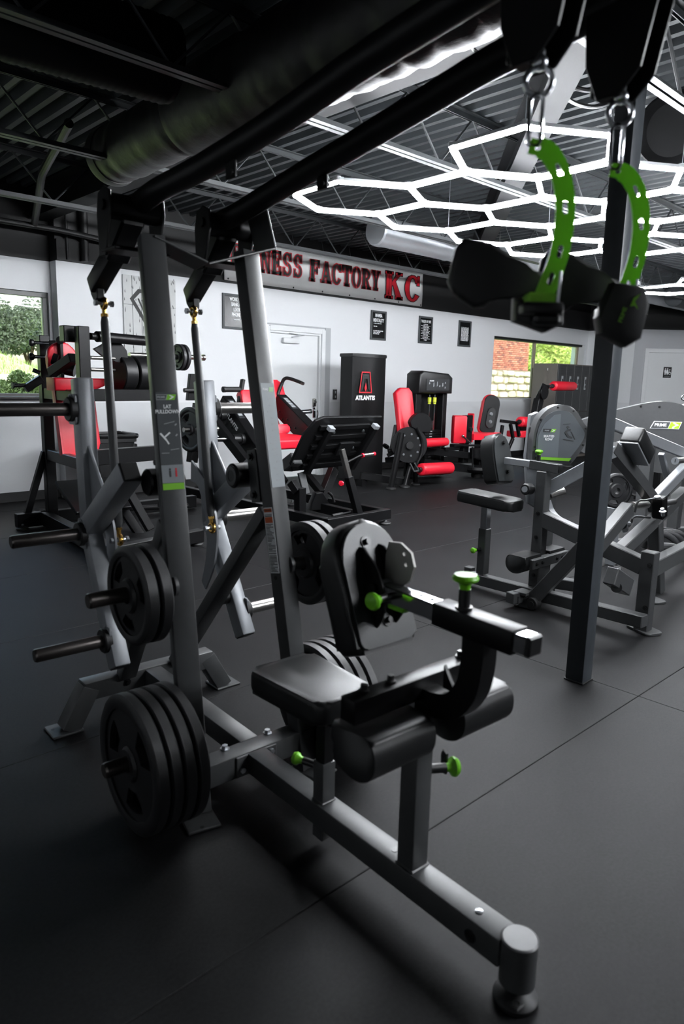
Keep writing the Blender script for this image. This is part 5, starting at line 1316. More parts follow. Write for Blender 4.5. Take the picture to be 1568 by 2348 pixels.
# carriage, seat, pads
obj('low_rail', G().beam(P2(968, 1033, 6.7), P2(1130, 1050, 6.45), .09, .1, (0, 0, 1), .005), 'black_steel', hp_)
obj('low_rail', G().beam(P2(968, 1060, 6.75), P2(1145, 1085, 6.5), .1, .12, (0, 0, 1), .005), 'black_steel', hp_)
obj('swivel_base', G().lathe((P2(1095, 1075, 6.6)[0], P2(1095, 1075, 6.6)[1], .0), (0, 0, 1), [(.05, .0), (.08, .03), (.09, .1), (.3, .11), (.32, .14), (.3, .18), (.1, .2)], 36), 'black_steel', hp_)
obj('rear_foot', G().cyl(P2(1093, 1095, 6.6), P2(1093, 1085, 6.6), .09, n=20), 'black_rubber', hp_)
seat_c = P2(1104, 999, 6.6)
obj('seat', G().plate([(-.33, .12), (-.22, .2), (.32, .17), (.35, -.02), (.30, -.16), (-.02, -.2), (-.18, -.12), (-.34, -.10)], seat_c, (1, 0, 0), (0, 1, 0), .10, bev=.025, seg=3), 'red_vinyl', hp_, ang=60)
obj('seat_post', G().beam(seat_c-np.array([0.05, 0, .05]), (seat_c[0]-.05, seat_c[1], .2), .1, .12, (0, 1, 0), .005).beam(seat_c+np.array([.25, 0, -.06]), (seat_c[0]+.22, seat_c[1], .35), .07, .09, (0, 1, 0), .005), 'black_steel', hp_)
bkc = P2(1128, 950, 6.6); eyb = nrm((.22, .0, 1)); exb = nrm((.93, -.37, 0)); exb = nrm(exb-(exb @ eyb)*eyb)
br = obj('back_rest', G().plate(rrect(.30, .62, [.06, .06, .13, .13], 7), bkc+np.array([-.05, .03, .0]), exb, eyb, .07, bev=.02, seg=3), 'red_vinyl', hp_, ang=60)
nb = np.cross(exb, eyb); nb = nb if nb[1] < 0 else -nb
obj('pad_shell', G().plate(rrect(.285, .60, [.06, .06, .12, .12], 7), bkc+np.array([-.05, .03, 0])+nb*.038, exb, eyb, .025, bev=.006), 'black_satin', br)
obj('pad_mount', G().plate(rrect(.15, .33, .07), bkc+np.array([-.05, .03, -.06])+nb*.056, exb, eyb, .03, bev=.008), 'black_plastic', br)
obj('hex_bolt', G().bolt(bkc+np.array([-.05, .03, -.0])+nb*.07, nb, .02, .02).bolt(bkc+np.array([-.06, .03, -.12])+nb*.07, nb, .02, .02), 'zinc', br)
tp = P2(1064, 984, 6.62)
tpd = obj('thigh_pad', G().plate(rrect(.12, .42, .02), tp+np.array([-.13, .0, 0]), nrm((.5, .86, 0)), (0, 0, 1), .2, bev=.02, seg=2), 'red_vinyl', hp_, ang=60)
tsh = obj('pad_shell', G().box(tp+np.array([.0, -.05, 0]), (.2, .07, .43), None, .01), 'black_steel', tpd)
obj('pad_trim', G().box(tp+np.array([.115, -.03, .02]), (.025, .12, .44), None, .008), 'red_vinyl', tpd)
obj('shell_hub', G().cyl(tp+np.array([0.03, -.085, .0]), tp+np.array([.03, -.12, .0]), .035, n=18), 'black_plastic', tsh)
obj('knee_post', G().beam((tp[0]+.02, tp[1], tp[2]-.2), (tp[0]+.02, tp[1], .25), .13, .1, (0, 1, 0), .006), 'black_steel', hp_)
obj('lever', G().cyl(P2(1062, 1001, 6.5), P2(1079, 1016, 6.48), .012, n=12).ball(P2(1061, 1000, 6.5), .022), 'chrome', hp_)
g = G(); g.beam(P2(1038, 1020, 6.6), P2(1120, 1022, 6.5), .12, .03, (0, 0, 1), .004).beam(P2(1018, 1030, 6.6), P2(1050, 1028, 6.6), .07, .05, (0, 0, 1), .004); g.box(P2(1044, 1022, 6.6), (.16, .1, .05), None, .005); g.cyl(P2(1090, 1028, 6.45), P2(1090, 1048, 6.45), .09, n=20); g.cyl(P2(1083, 1025, 6.4), P2(1083, 1076, 6.4), .012, n=10)
obj('carriage_frame', g, 'black_steel', hp_)
obj('pivot_disc', G().cyl(P2(1115, 1053, 6.55), P2(1115, 1051, 6.55), .2, n=36), 'black_steel', hp_)
obj('pivot_cover', G().cyl(P2(1126, 1052, 6.55), P2(1126, 1050.5, 6.55), .1, n=30), 'chrome', hp_)
g = G()
for a, b in (((1148, 965), (1185, 970)), ((1152, 975), (1145, 1020)), ((1170, 972), (1176, 1005)), ((1176, 1005), (1165, 1030)), ((1145, 1020), (1152, 1035)), ((1185, 972), (1190, 1000))): g.beam(P2(*a, 6.55), P2(*b, 6.55), .05, .045, (0, -1, 0), .004)
obj('back_linkage', g, 'black_steel', hp_)
g = G()
for k in range(12): g.cyl(P2(1147-.5*k+ (k > 6)*(k-6)*1.0, 1008+2.1*k, 6.51), P2(1147-.5*k+(k > 6)*(k-6)*1.0, 1008+2.1*k, 6.5), .008, n=8)
obj('adjust_hole', g, 'zinc', hp_)
obj('knob', G().cyl(P2(1127, 1019, 6.5), P2(1135, 1021, 6.48), .03, n=16).cyl(P2(1120, 1016, 6.5), P2(1128, 1019, 6.5), .018, n=12), 'red_plastic', hp_)

# ---------------- curl machine with red rollers in front of the lockers
cm, K_ = machine('roller_curl_machine', 'black machine with red rollers standing in front of the lockers', (11.3, 6.7, 0))
K2 = lambda px, py, v: K_.at(px, py, y=v-6.7)
obj('swing_post', G().beam(K2(1218, 1000, 6.7), K2(1235, 915, 6.7), .15, .12, (0, -1, 0), .006).beam(K2(1234, 918, 6.7), K2(1252, 882, 6.6), .11, .1, (0, -1, 0), .006), 'black_steel', cm)
obj('adjust_quadrant', G().plate(disc(0, 0, .12, 24), K2(1247, 900, 6.58), (1, 0, 0), (0, 0, 1), .04, bev=.004), 'black_steel', cm)
roller(cm, K2(1268, 885, 6.6), K2(1314, 886, 6.75), .083)
obj('roller_axle', G().cyl(K2(1250, 886, 6.6), K2(1268, 885, 6.6), .025, n=12), 'zinc', cm)
roller(cm, K2(1192, 967, 6.5), K2(1234, 968, 6.65), .085)
obj('seat', G().plate(rrect(.5, .3, .05), K2(1195, 994, 6.7), (1, 0, 0), (0, 1, 0), .1, bev=.02, seg=3), 'red_vinyl', cm, ang=60)
obj('back_rest', G().plate(rrect(.22, .32, .08), K2(1230, 970, 6.9), (1, 0, 0), (0, .2, 1), .1, bev=.02, seg=3), 'red_vinyl', cm, ang=60)
obj('main_frame', G().beam(K2(1190, 985, 6.75), K2(1230, 985, 6.75), .12, .12, (0, 0, 1), .006).beam(K2(1212, 985, 6.7), (K2(1212, 985, 6.7)[0], 0, .04), .1, .1, (0, 1, 0), .006), 'black_steel', cm)
for px, py in ((1262, 1078), (1300, 1070)):
    q = K_.l(az(px, py)); obj('leg', G().cyl((q[0], q[1], .02), (q[0], q[1], .62), .05, n=16), 'black_steel', cm); round_foot(cm, q[0], q[1], .05, .075)
q = K_.l(az(1262, 1078)); obj('base_rail', G().beam((q[0]-.6, q[1], .5), (q[0]+1.2, q[1]+.1, .5), .12, .12, (0, 0, 1), .006), 'black_steel', cm)

# ---------------- lockers
lk, N_ = machine('locker_bank', 'dark grey steel locker bank under the right window', (13.6, 7.35, 0), 0, 'locker')
l0 = N_.at(1280, 833, y=0.0); lz = l0[2]; lx0 = l0[0]; lw_ = N_.at(1298.5, 834, y=0)[0]-l0[0]
mat('locker_grey', (52, 53, 54), .5, bump=.05, bscale=400); mat('locker_side', (104, 98, 92), .45)
ln_ = 5
obj('locker_body', G().box((lx0+lw_*ln_/2, .28, lz/2), (lw_*ln_, .54, lz), None, .004), 'locker_side', lk)
for i in range(ln_):
    for j in range(2):
        z0_, z1_ = (.06, lz*.5-.006) if j == 0 else (lz*.5+.006, lz-.02)
        dr_ = obj('door', G().box((lx0+lw_*(i+.5), -.004, (z0_+z1_)/2), (lw_-.01, .024, z1_-z0_), None, .004), 'locker_grey', lk)
        zc_ = (z0_+z1_)/2+(.11 if j else .0)
        g = G(); g.box((lx0+lw_*(i+.5)+.01, -.018, zc_), (.065, .008, .26), None, .004); obj('door_handle', g, 'grey_print', dr_)
        obj('handle_recess', G().box((lx0+lw_*(i+.5)+.01, -.0225, zc_+.03), (.04, .004, .09)).box((lx0+lw_*(i+.5)+.01, -.0225, zc_-.07), (.035, .004, .05)), 'dark_print', dr_)
        g = G()
        for k in range(4): g.box((lx0+lw_*(i+.5), -.0165, z1_-.08-.03*k), (lw_*.45, .003, .008))
        obj('vent_slot', g, 'bolt_black', dr_)
g = G()
for z_ in (lz-.12, lz*.5-.1):
    text('number', '2' if z_ < lz*.6 else '1', .06, 'white_print', (lx0-.003, .22, z_), (0, -1, 0), (0, 0, 1), lk, depth=.001, bold=.002)

# ---------------- bin by the wall
tb_, B_ = machine('waste_bin', 'black plastic waste bin with a bin bag rim by the back wall', (0, 0, 0), 0, 'bin')
q = ay(246, 1000, 7.6); tb_.location = (q[0], 7.6, 0); ztop = q[2]+.0
obj('bin_body', G().ngon_prism([[np.array([x*s_, y*s_, z]) for x, y in rrect(.5, .42, .06)] for z, s_ in ((.0, .78), (ztop-.06, .98), (ztop-.055, 1.06), (ztop, 1.06))]), 'black_plastic', tb_)
g = G(); rr = random.Random(4); pth = [np.array([x*1.07, y*1.07, ztop+rr.uniform(-.0, .02)]) for x, y in rrect(.5, .42, .06, 8)]; g.tube(pth, .022, 8, closed=True); obj('bag_rim', g, 'bolt_black', tb_)
obj('bin_handle', G().box((.3, 0, ztop-.12), (.06, .14, .05), None, .01), 'black_plastic', tb_)

# ================================================================== RIGHT: charcoal plate-loaded row machines
pr, R_ = machine('seated_row_machine', 'charcoal grey seated row machine with black seat and chest pad beyond the steel column', (4.08, 2.3, 0))
RX = lambda px, py, u: R_.at(px, py, x=u-4.08)
RY = lambda px, py, v: R_.at(px, py, y=v-2.3)
CT = 4.09
obj('base_beam', G().beam(RX(1078, 1322, 4.10), RX(1478, 1425, 4.02), .075, .075, (0, 0, 1), .005), 'grey_steel', pr)
q = R_.l(az(1068, 1331)); ff_ = obj('foot_plate', G().box((q[0]+.01, q[1], .006), (.17, .09, .012), None, .003), 'grey_steel', pr)
obj('front_stub', G().box((q[0]+.01, q[1]-.02, .06), (.06, .06, .1), None, .004), 'grey_steel', pr)
# seat
a, b = RX(1105, 1322, CT), RX(1116, 1212, CT)
sv = obj('seat_sleeve', G().beam((a[0], a[1], .12), (b[0], a[1], b[2]), .065, .065, (0, 1, 0), .004), 'grey_steel', pr)
obj('seat_tube', G().beam((b[0], a[1], b[2]-.05), (b[0], a[1], .66), .052, .052, (0, 1, 0), .003), 'chrome', sv)
pop_pin(sv, (b[0]-.033, a[1]+.01, .30), (-1, .1, 0), L=.06, r=.016)
ct_ = (RX(1050, 1140, 4.05)+RX(1186, 1168, 4.07))/2
obj('seat', G().plate(rrect(.2, .45, [.05, .05, .02, .02], 6), (b[0], a[1]-.03, .655), (1, 0, -.0), (0, 1, .05), .075, bev=.018, seg=3), 'black_vinyl', pr, ang=60)
# main upright and chest pad
m0, m1 = RX(1228, 1338, 4.12), RX(1240, 1085, 4.12)
mu = obj('main_upright', G().beam((m0[0], m0[1], .12), (m0[0], m0[1]+.0, .90), .075, .075, (0, 1, 0), .005), 'grey_steel', pr)
g = G()
for z_ in (.2, .33, .46, .62): g.bolt((m0[0]-.037, m0[1], z_), (-1, 0, 0), .009, .008)
obj('hex_bolt', g, 'bolt_black', mu)
t0, t1 = RX(1190, 1064, 4.12), RX(1282, 1098, 4.12)
sl_ = obj('chest_pad_sleeve', G().beam((m0[0], t1[1], .925), (m0[0], m0[1]+.10, .935), .06, .06, (0, 0, 1), .004), 'grey_steel', pr)
obj('chest_pad_tube', G().beam((m0[0], m0[1]+.08, .935), (m0[0], m0[1]+.30, .938), .046, .046, (0, 0, 1), .003), 'silver_steel', sl_)
obj('end_mouth', G().box((m0[0], t1[1]-.0015, .925), (.046, .004, .046)), 'bolt_black', sl_)
kn = obj('pull_pin', G().cyl((m0[0], m0[1]+.05, .96), (m0[0], m0[1]+.05, 1.0), .014, n=16), 'black_plastic', sl_)
obj('knob', G().lathe((m0[0], m0[1]+.05, .995), (0, 0, 1), [(.012, 0), (.013, .012), (.024, .02), (.027, .03), (.02, .038), (.004, .04)], 22), 'green_plastic', kn)
pn2 = nrm((0, -1, .25)); pu2 = nrm((0, .25, 1)); pc2 = np.array([m0[0]-.005, m0[1]+.33, .955])
o2 = bez([(-.105, -.17, 0), (0, -.175, 0), (.105, -.17, 0), (.11, -.05, 0), (.10, .08, 0), (.06, .15, 0), (0, .17, 0), (-.06, .15, 0), (-.10, .08, 0), (-.11, -.05, 0), (-.105, -.17, 0)], 5)[:-1]
cpd = obj('chest_pad', G().plate(o2, pc2-pn2*.045, (1, 0, 0), pu2, .10, bev=.024, seg=4), 'black_vinyl', pr, ang=60)
obj('pad_board', G().plate([(p[0]*.88, p[1]*.92) for p in o2], pc2+pn2*.008, (1, 0, 0), pu2, .012, bev=.003), 'pad_back', cpd)
for s_ in (.1, -.1): obj('hex_bolt', G().bolt(pc2+pu2*s_+np.array([.02, 0, 0])+pn2*.014, pn2, .011, .012), 'bolt_black', cpd)
# knee roller pads on a bar
kb = RX(1215, 1312, 4.12); ky = m0[1]+.02
kbz = .31
obj('knee_bar', G().beam((m0[0]-.19, m0[1]-.06, kbz), (m0[0]+.25, m0[1]-.06, kbz), .05, .065, (0, 0, 1), .004), 'grey_steel', pr)
for s_ in (-1, 1): obj('knee_pad', G().plate([(p[0]*.95, p[1]) for p in hs], (m0[0]+s_*.15, m0[1]+.01, kbz+.0), (0, 1, 0), (0, 0, 1), .19, bev=.018, seg=3), 'black_vinyl', pr, ang=60)
g = G()
for x in (-.15, -.08, .1, .17): g.bolt((m0[0]+x, m0[1]-.085, kbz), (0, -1, 0), .009, .008)
obj('hex_bolt', g, 'bolt_black', pr)
# frame to the rear uprights
ru = RX(1492, 1282, 4.03); rb = R_.l(az(1478, 1450))
rx_, ry_ = rb[0]+.01, rb[1]+.02
rr_u = obj('rear_upright', G().beam((rx_, ry_, .0), (rx_, ry_, ru[2]+.02), .075, .085, (0, 1, 0), .005), 'grey_steel', pr)
obj('foot_plate', G().plate(rrect(.13, .2, .04), (rx_+.02, ry_-.0, .007), nrm((.9, -.4, 0)), nrm((.4, .9, 0)), .014, bev=.003), 'grey_steel', rr_u)
g = G()
for z_ in (.42, .16): g.bolt((rx_-.04, ry_-.02, z_), (-1, 0, 0), .01, .009)
obj('hex_bolt', g, 'bolt_black', rr_u)
obj('frame_rail', G().beam((m0[0], m0[1]-.02, .585), (rx_, ry_+.03, .40), .075, .1, (0, 0, 1), .005), 'grey_steel', pr)
obj('frame_rail', G().beam((rx_+.02, ry_, .39), RY(1600, 1245, 1.95), .075, .1, (0, 0, 1), .005), 'grey_steel', pr)
g = G(); e0 = RX(1197, 1400, 4.0); e1 = RX(1330, 1262, 4.02); obj('pendulum_arm', G().beam(e0, e1+(e1-e0)*.3, .07, .085, (0, 0, 1), .005), 'grey_steel', pr)
obj('end_bolt', G().cyl(e0+np.array([-.05, .02, .02]), e0+np.array([.05, .02, .02]), .022, n=18), 'bolt_black', pr)
q = R_.l(az(1222, 1398)); obj('transport_wheel', G().cyl((q[0]-.03, q[1], .045), (q[0]+.03, q[1], .045), .045, n=24, bev=.008).cyl((q[0]-.035, q[1], .045), (q[0]+.035, q[1], .045), .02, n=14), 'black_rubber', pr)
g = G(); g.box((q[0]+.02, q[1]+.08, .10), (.14, .10, .02), None, .003).box((q[0]-.02, q[1]+.1, .06), (.1, .06, .05), None, .003); obj('wheel_bracket', g, 'grey_steel', pr)
bl = RX(1236, 1225, 4.12)
obj('side_foot', G().beam((q[0]-.1, q[1]+.12, .07), (q[0]+.3, q[1]+.05, .07), .07, .07, (0, 0, 1), .004), 'grey_steel', pr)
# silver rocker, horn and bearing by the upright
obj('rocker_arm', G().beam(RX(1252, 1122, 4.2), RX(1372, 1058, 4.3), .06, .085, (0, 0, 1), .005), 'silver_steel', pr)
g = G(); pts = bez([RX(1255, 1148, 4.2), RX(1264, 1172, 4.2), RX(1284, 1192, 4.2), RX(1332, 1220, 4.2), RX(1370, 1240, 4.2)], 5); rings = []
for i, p in enumerate(pts):
    d = nrm(pts[min(i+1, len(pts)-1)]-pts[max(0, i-1)]); n_ = nrm(np.cross((1, 0, 0), d)); rings.append([p+np.array([sx*.03, 0, 0])+n_*sy*.008 for sx, sy in ((-1, -1), (1, -1), (1, 1), (-1, 1))])
g.ngon_prism(rings); obj('curved_strap', g, 'silver_steel', pr)
obj('bearing', G().cyl(RX(1203, 1122, 4.03), RX(1216, 1121, 4.10), .038, n=26, bev=.006), 'black_plastic', pr)
obj('bearing_cap', G().cyl(RX(1203, 1122, 4.028)-np.array([.004, 0, 0]), RX(1203, 1122, 4.03), .02, n=18), 'silver_steel', pr)
obj('load_horn', G().cyl(RX(1262, 1135, 4.25), RX(1294, 1125, 4.32), .025, n=18), 'brushed_steel', pr)
obj('silver_post', G().plate([(-.02, -.33), (.03, -.36), (.04, .26), (.0, .3), (-.05, .28), (-.06, 0)], RX(1222, 1045, 4.28), nrm((.8, -.6, 0)), (0, 0, 1), .05, bev=.006), 'silver_steel', pr)
g = G(); g.plate(slot(0, 0, .05, .2), RX(1219, 1010, 4.2), nrm((.8, -.6, 0)), (.05, 0, 1), .03, bev=.006); obj('pulley_guard', g, 'black_plastic', pr)

# cam housings (drop-shaped covers); board facing the lens
def housing(parent, P, c, w_, h_, th, right, pts2, m='grey_steel'):
    ex = nrm((right[0], right[1], 0)); ey = np.array([0, 0, 1.])
    poly = [(a*w_/2, b*h_/2) for a, b in pts2]
    return obj('cam_housing', G().plate(poly, c, ex, ey, th, bev=.008, seg=2), m, parent), ex, ey
drop = [(p[0], p[1]) for p in bez([(-1, -.82, 0), (-1, .0, 0), (-.85, .55, 0), (-.45, .93, 0), (.0, 1.0, 0), (.38, .88, 0), (.75, .45, 0), (1.0, .1, 0), (.85, -.3, 0), (.5, -.8, 0), (.35, -.95, 0)], 4)]
hc = RY(1287, 1000, 2.42)
face = nrm((-.60, -.80, 0)); rgt = np.array([-face[1], face[0], 0]); rgt = rgt if rgt[0] > 0 else -rgt
ho, ex_, ey_ = housing(pr, R_, hc-face*.04, .385, .41, .09, rgt, drop)
fo = face
hp3 = obj('housing_panel', G().plate([(a*.385/2*.86-.008, b*.41/2*.82-.0) for a, b in drop], hc+fo*.008, ex_, ey_, .006, bev=.002), mat('panel_grey', (74, 79, 83), .4), ho)
obj('panel_field', G().plate([(-.165, -.14), (-.02, -.14), (-.02, .145), (-.06, .14), (-.13, .08), (-.165, 0)], hc+fo*.0125, ex_, ey_, .002), mat('panel_light', (94, 100, 105), .4), hp3)  # paler grey field on the left of the housing panel
obj('panel_stripe', G().plate([(-.168, -.155), (.06, -.165), (.075, -.145), (-.168, -.138)], hc+fo*.0135, ex_, ey_, .002), 'green_print', hp3)
obj('logo_arrow', G().plate([(-.085, -.011), (-.055, -.011), (-.045, .011), (-.075, .011)], hc+fo*.0145+ey_*.036, ex_, ey_, .001), 'green_print', hp3)
obj('logo_chevron', G().plate([(-.078, -.008), (-.072, -.008), (-.052, .002), (-.07, .008), (-.075, .007), (-.062, .001)], hc+fo*.0152+ey_*.036, ex_, ey_, .0006), 'white_print', hp3)
obj('logo_plate', G().plate([(-.135, -.011), (-.088, -.011), (-.078, .011), (-.135, .011)], hc+fo*.0145+ey_*.036, ex_, ey_, .001), 'dark_print', hp3)
text('lettering', 'PRIME', .012, 'grey_print', hc+fo*.0152+ey_*.036-ex_*.109, ex_, ey_, hp3, depth=.0003, bold=.0003)
text('lettering', 'SEATED\nROW', .021, 'white_print', hc+fo*.0145-ey_*.012-ex_*.092, ex_, ey_, hp3, depth=.0005, bold=.0005)
g = G()
for a, b, c, d, w_ in ((.02, .03, .04, .0, .016), (.04, .0, .07, -.01, .012), (.02, .03, .055, .045, .01), (.03, .055, .04, .065, .016), (.01, -.02, .08, -.03, .006), (.0, .08, .05, .083, .003), (.06, .03, .09, -.02, .006)):
    g.beam(hc+fo*.0125+ex_*a+ey_*b, hc+fo*.0125+ex_*c+ey_*d, w_, .002, fo, 0)
obj('figure_print', g, 'dark_print', hp3)
g = G()
for a, b in drop[2::6]: q_ = hc+ex_*a*.385/2*.93+ey_*b*.41/2*.92+fo*.004; g.bolt(q_, fo, .005, .004)
obj('hex_bolt', g, 'bolt_black', ho)
obj('housing_post', G().beam(hc+np.array([.05, .1, -.1]), np.array([hc[0]+.05, hc[1]+.1, .06]), .09, .09, (0, 1, 0), .005), 'grey_steel', pr)
obj('housing_rail', G().beam(np.array([hc[0]+.05, hc[1]+.1, .10]), np.array([rx_+.3, ry_+.5, .10]), .075, .075, (0, 0, 1), .005), 'grey_steel', pr)

# swing arms and pads right of the column
VA = 2.02
B2 = lambda px, py, v=VA: RY(px, py, v)
obj('long_arm', G().beam(B2(1395, 968, 2.15), B2(1600, 1052, 2.15), .045, .075, (0, 0, 1), .005), 'silver_steel', pr)
g = G(); pts = bez([B2(1400, 1025), B2(1420, 1050), B2(1455, 1092), B2(1482, 1128), B2(1497, 1150), B2(1502, 1170), B2(1498, 1190)], 4); rings = []
for i, p in enumerate(pts):
    d = nrm(pts[min(i+1, len(pts)-1)]-pts[max(0, i-1)]); n_ = nrm(np.cross((0, 1, 0), d)); rings.append([p+np.array([0, sx*.035, 0])+n_*sy*.036 for sx, sy in ((-1, -1), (1, -1), (1, 1), (-1, 1))])
g.ngon_prism(rings); obj('elbow_arm', g, 'grey_steel', pr)
obj('cross_arm', G().beam(B2(1390, 1040), B2(1445, 1018), .06, .075, (0, 0, 1), .005), 'silver_steel', pr)
obj('diagonal_arm', G().beam(B2(1500, 1145, 2.1), B2(1600, 1042, 2.1), .06, .08, (0, 0, 1), .005), 'silver_steel', pr)
obj('thin_stay', G().beam(B2(1516, 1040, 2.25), B2(1530, 1098, 2.25), .03, .045, (0, -1, 0), .003), 'silver_steel', pr)
bx_ = B2(1462, 1022, 1.95)
exx = nrm((.86, -.5, 0)); dn_ = nrm(B2(1483, 1062, 1.95)-B2(1445, 985, 1.95))
ap = obj('arm_pad', G().box(bx_, (.115, .13, .25), (nrm(np.cross((0, 1, 0), dn_)), (0, 1, 0), dn_), .015, 2), 'black_vinyl', pr, ang=60)
obj('pad_board', G().box(bx_-nrm(np.cross((0, 1, 0), dn_))*.062*(1 if np.cross((0, 1, 0), dn_)[0] > 0 else -1), (.012, .12, .24), (nrm(np.cross((0, 1, 0), dn_)), (0, 1, 0), dn_), .003), 'silver_steel', ap)
hh_ = obj('numbered_horn', G().cyl(B2(1549, 1057, 1.9), B2(1610, 1050, 2.1), .021, n=20), 'brushed_steel', pr)
ec = B2(1548, 1057, 1.9); en_ = nrm(B2(1549, 1057, 1.9)-B2(1610, 1050, 2.1))
obj('horn_end', G().cyl(ec, ec+en_*.006, .025, n=20), 'silver_steel', hh_)
text('number', '1', .03, 'dark_print', ec+en_*.0068, nrm(np.cross((0, 0, 1), en_)), (0, 0, 1), hh_, depth=.0004, bold=.001)
# black hinge block, spring pins and grips
hb_ = obj('hinge_block', G().box(B2(1512, 1163, 1.9), (.07, .08, .15), (nrm((1, 0, .25)), (0, 1, 0), nrm((-.25, 0, 1))), .008), 'black_steel', pr)
g = G(); g.cyl(B2(1507, 1142, 1.86), B2(1507, 1138, 1.86), .02, n=14); g.cyl(B2(1518, 1166, 1.84), B2(1520, 1182, 1.84), .012, n=14); g.cyl(B2(1519, 1172, 1.83), B2(1519, 1174, 1.83), .022, n=14)
obj('spring_pin', g, 'zinc', hb_)
obj('grip', G().tube([B2(1520, 1155, 1.88), B2(1545, 1150, 1.95)], .02, 16).ball(B2(1545, 1150, 1.95), .021), 'black_rubber', hb_)
obj('link_bar', G().beam(B2(1385, 1232, 1.85), B2(1440, 1165, 1.85), .07, .085, (0, 0, 1), .005, ext0=.1), 'grey_steel', pr)
obj('link_bar', G().beam(B2(1418, 1268, 1.9), B2(1568, 1128, 2.1), .07, .085, (0, 0, 1), .005), 'grey_steel', pr)
g = G(); g.cyl(B2(1445, 1168, 1.88), B2(1470, 1152, 2.05), .022, n=16); g.cyl(B2(1448, 1160, 1.9), B2(1482, 1157, 1.98), .026, n=16)
obj('handle_tube', g, 'brushed_steel', pr)
g = G(); g.tube(bez([B2(1455, 1175, 1.85), B2(1463, 1150, 1.85), B2(1480, 1147, 1.85), B2(1502, 1143, 1.85)], 5), .007, 8); g.tube(bez([B2(1447, 1200, 1.85), B2(1455, 1185, 1.85), B2(1490, 1187, 1.87)], 5), .007, 8)
obj('steel_cable', g, 'black_plastic', pr)
g = G(); g.cyl(B2(1434, 1188, 1.84), B2(1435, 1200, 1.84), .011, n=12); g.cyl(B2(1430, 1203, 1.84), B2(1440, 1202, 1.84), .02, n=12); g.cyl(B2(1428, 1206, 1.84), B2(1432, 1214, 1.84), .024, n=12)
obj('spring_pin', g, 'zinc', pr)
# low frame right of the column
obj('rear_post', G().beam(RY(1505, 1370, 2.0)*np.array([1, 1, 0]), RY(1502, 1195, 2.0), .075, .085, (0, 1, 0), .005), 'grey_steel', pr)
q = R_.l(az(1492, 1376)); obj('foot_plate', G().plate(rrect(.12, .2, .04), (q[0], q[1], .007), nrm((.9, -.4, 0)), nrm((.4, .9, 0)), .014, bev=.003), 'grey_steel', pr)
obj('low_link', G().beam(B2(1400, 1320, 1.72), B2(1436, 1345, 1.72), .07, .1, (0, 0, 1), .005).beam(B2(1410, 1308, 1.75), B2(1432, 1348, 1.75), .05, .06, (0, 0, 1), .005), 'grey_steel', pr)
obj('link_bolt', G().cyl(B2(1413, 1347, 1.7), B2(1413, 1347, 1.8), .03, n=18), 'bolt_black', pr)
obj('grey_column', G().beam(RY(1398, 1330, 2.6)*np.array([1, 1, 0]), RY(1403, 1160, 2.6), .08, .08, (0, 1, 0), .005), 'silver_steel', pr)
obj('curved_frame', G().tube(bez([B2(1505, 1255, 2.05), B2(1530, 1255, 2.05), B2(1555, 1260, 2.1), B2(1590, 1275, 2.2)], 5), .035, 12), 'grey_steel', pr)
g = G()
for k, (px, py, r_, v_, lab) in enumerate(((1412, 1125, .135, 2.45, 'rubber plate with grip slots peeping out right of the steel column'), (1462, 1112, .12, 3.05, 'small rubber plate hanging behind the elbow arm of the row machine'), (1478, 1112, .12, 3.0, 'second small rubber plate behind the elbow arm of the row machine'))):
    weight_plate(ay(px, py, v_), nrm((.85, .5, 0)) if k else nrm((.5, .85, 0)), r_, .04, lab, 'plates on the row machine', .3+k)
for k in range(3):
    weight_plate(ay(1502+16*k, 1274-2*k, 2.42-.0*k), nrm((.75, .66, 0)), .225, .05, ('first', 'second', 'third')[k]+' big rubber plate counted from the left, low at the right edge', 'big plates low on the row machine', .5+.4*k)
obj('storage_horn', G().cyl(RY(1490, 1275, 2.40), RY(1570, 1268, 2.7), .0245, n=18), 'brushed_steel', pr)

# ---------------- machines behind: logo housing and figure housing
pk, S_ = machine('logo_housing_machine', 'grey machine with a rounded housing showing a green and white logo plate', (6.3, 2.8, 0))
S2 = lambda px, py, v: S_.at(px, py, y=v-2.8)
hc2 = S2(1462, 1000, 2.75)
wv_ = np.linalg.norm(S2(1532, 1000, 2.75)-S2(1380, 1000, 2.75)); hv_ = np.linalg.norm(S2(1470, 933, 2.75)-S2(1470, 1085, 2.75))
fc2 = nrm((-.8, -.6, 0)); rg2 = np.array([-fc2[1], fc2[0], 0]); rg2 = rg2 if rg2[1] < 0 else -rg2
wv_ *= .78
drop2 = [(p[0], p[1]) for p in bez([(-1.2, .25, 0), (-.6, .62, 0), (.1, .95, 0), (.45, 1.0, 0), (.8, .82, 0), (.97, .4, 0), (1.0, -.2, 0), (1.0, -1.0, 0), (.2, -1.0, 0), (-.6, -.7, 0), (-1.2, -.3, 0)], 4)]
h2, e2x, e2y = housing(pk, S_, hc2-fc2*.05, wv_, hv_, .11, rg2, drop2)
lc = hc2+e2x*wv_*.22+e2y*hv_*.17
rim = [(-.135, -.032), (.105, -.032), (.125, .032), (-.105, .032)]
lgp = obj('logo_plate', G().plate(rim, lc+fc2*.008, e2x, e2y, .004), 'white_print', h2)
obj('logo_field', G().plate([(-.128, -.028), (.012, -.028), (.03, .028), (-.10, .028)], lc+fc2*.0105, e2x, e2y, .002), 'grey_steel', lgp)
obj('logo_arrow', G().plate([(.016, -.028), (.10, -.028), (.118, .028), (.034, .028)], lc+fc2*.0105, e2x, e2y, .002), mat('lime_print', (160, 200, 30), .5), lgp)
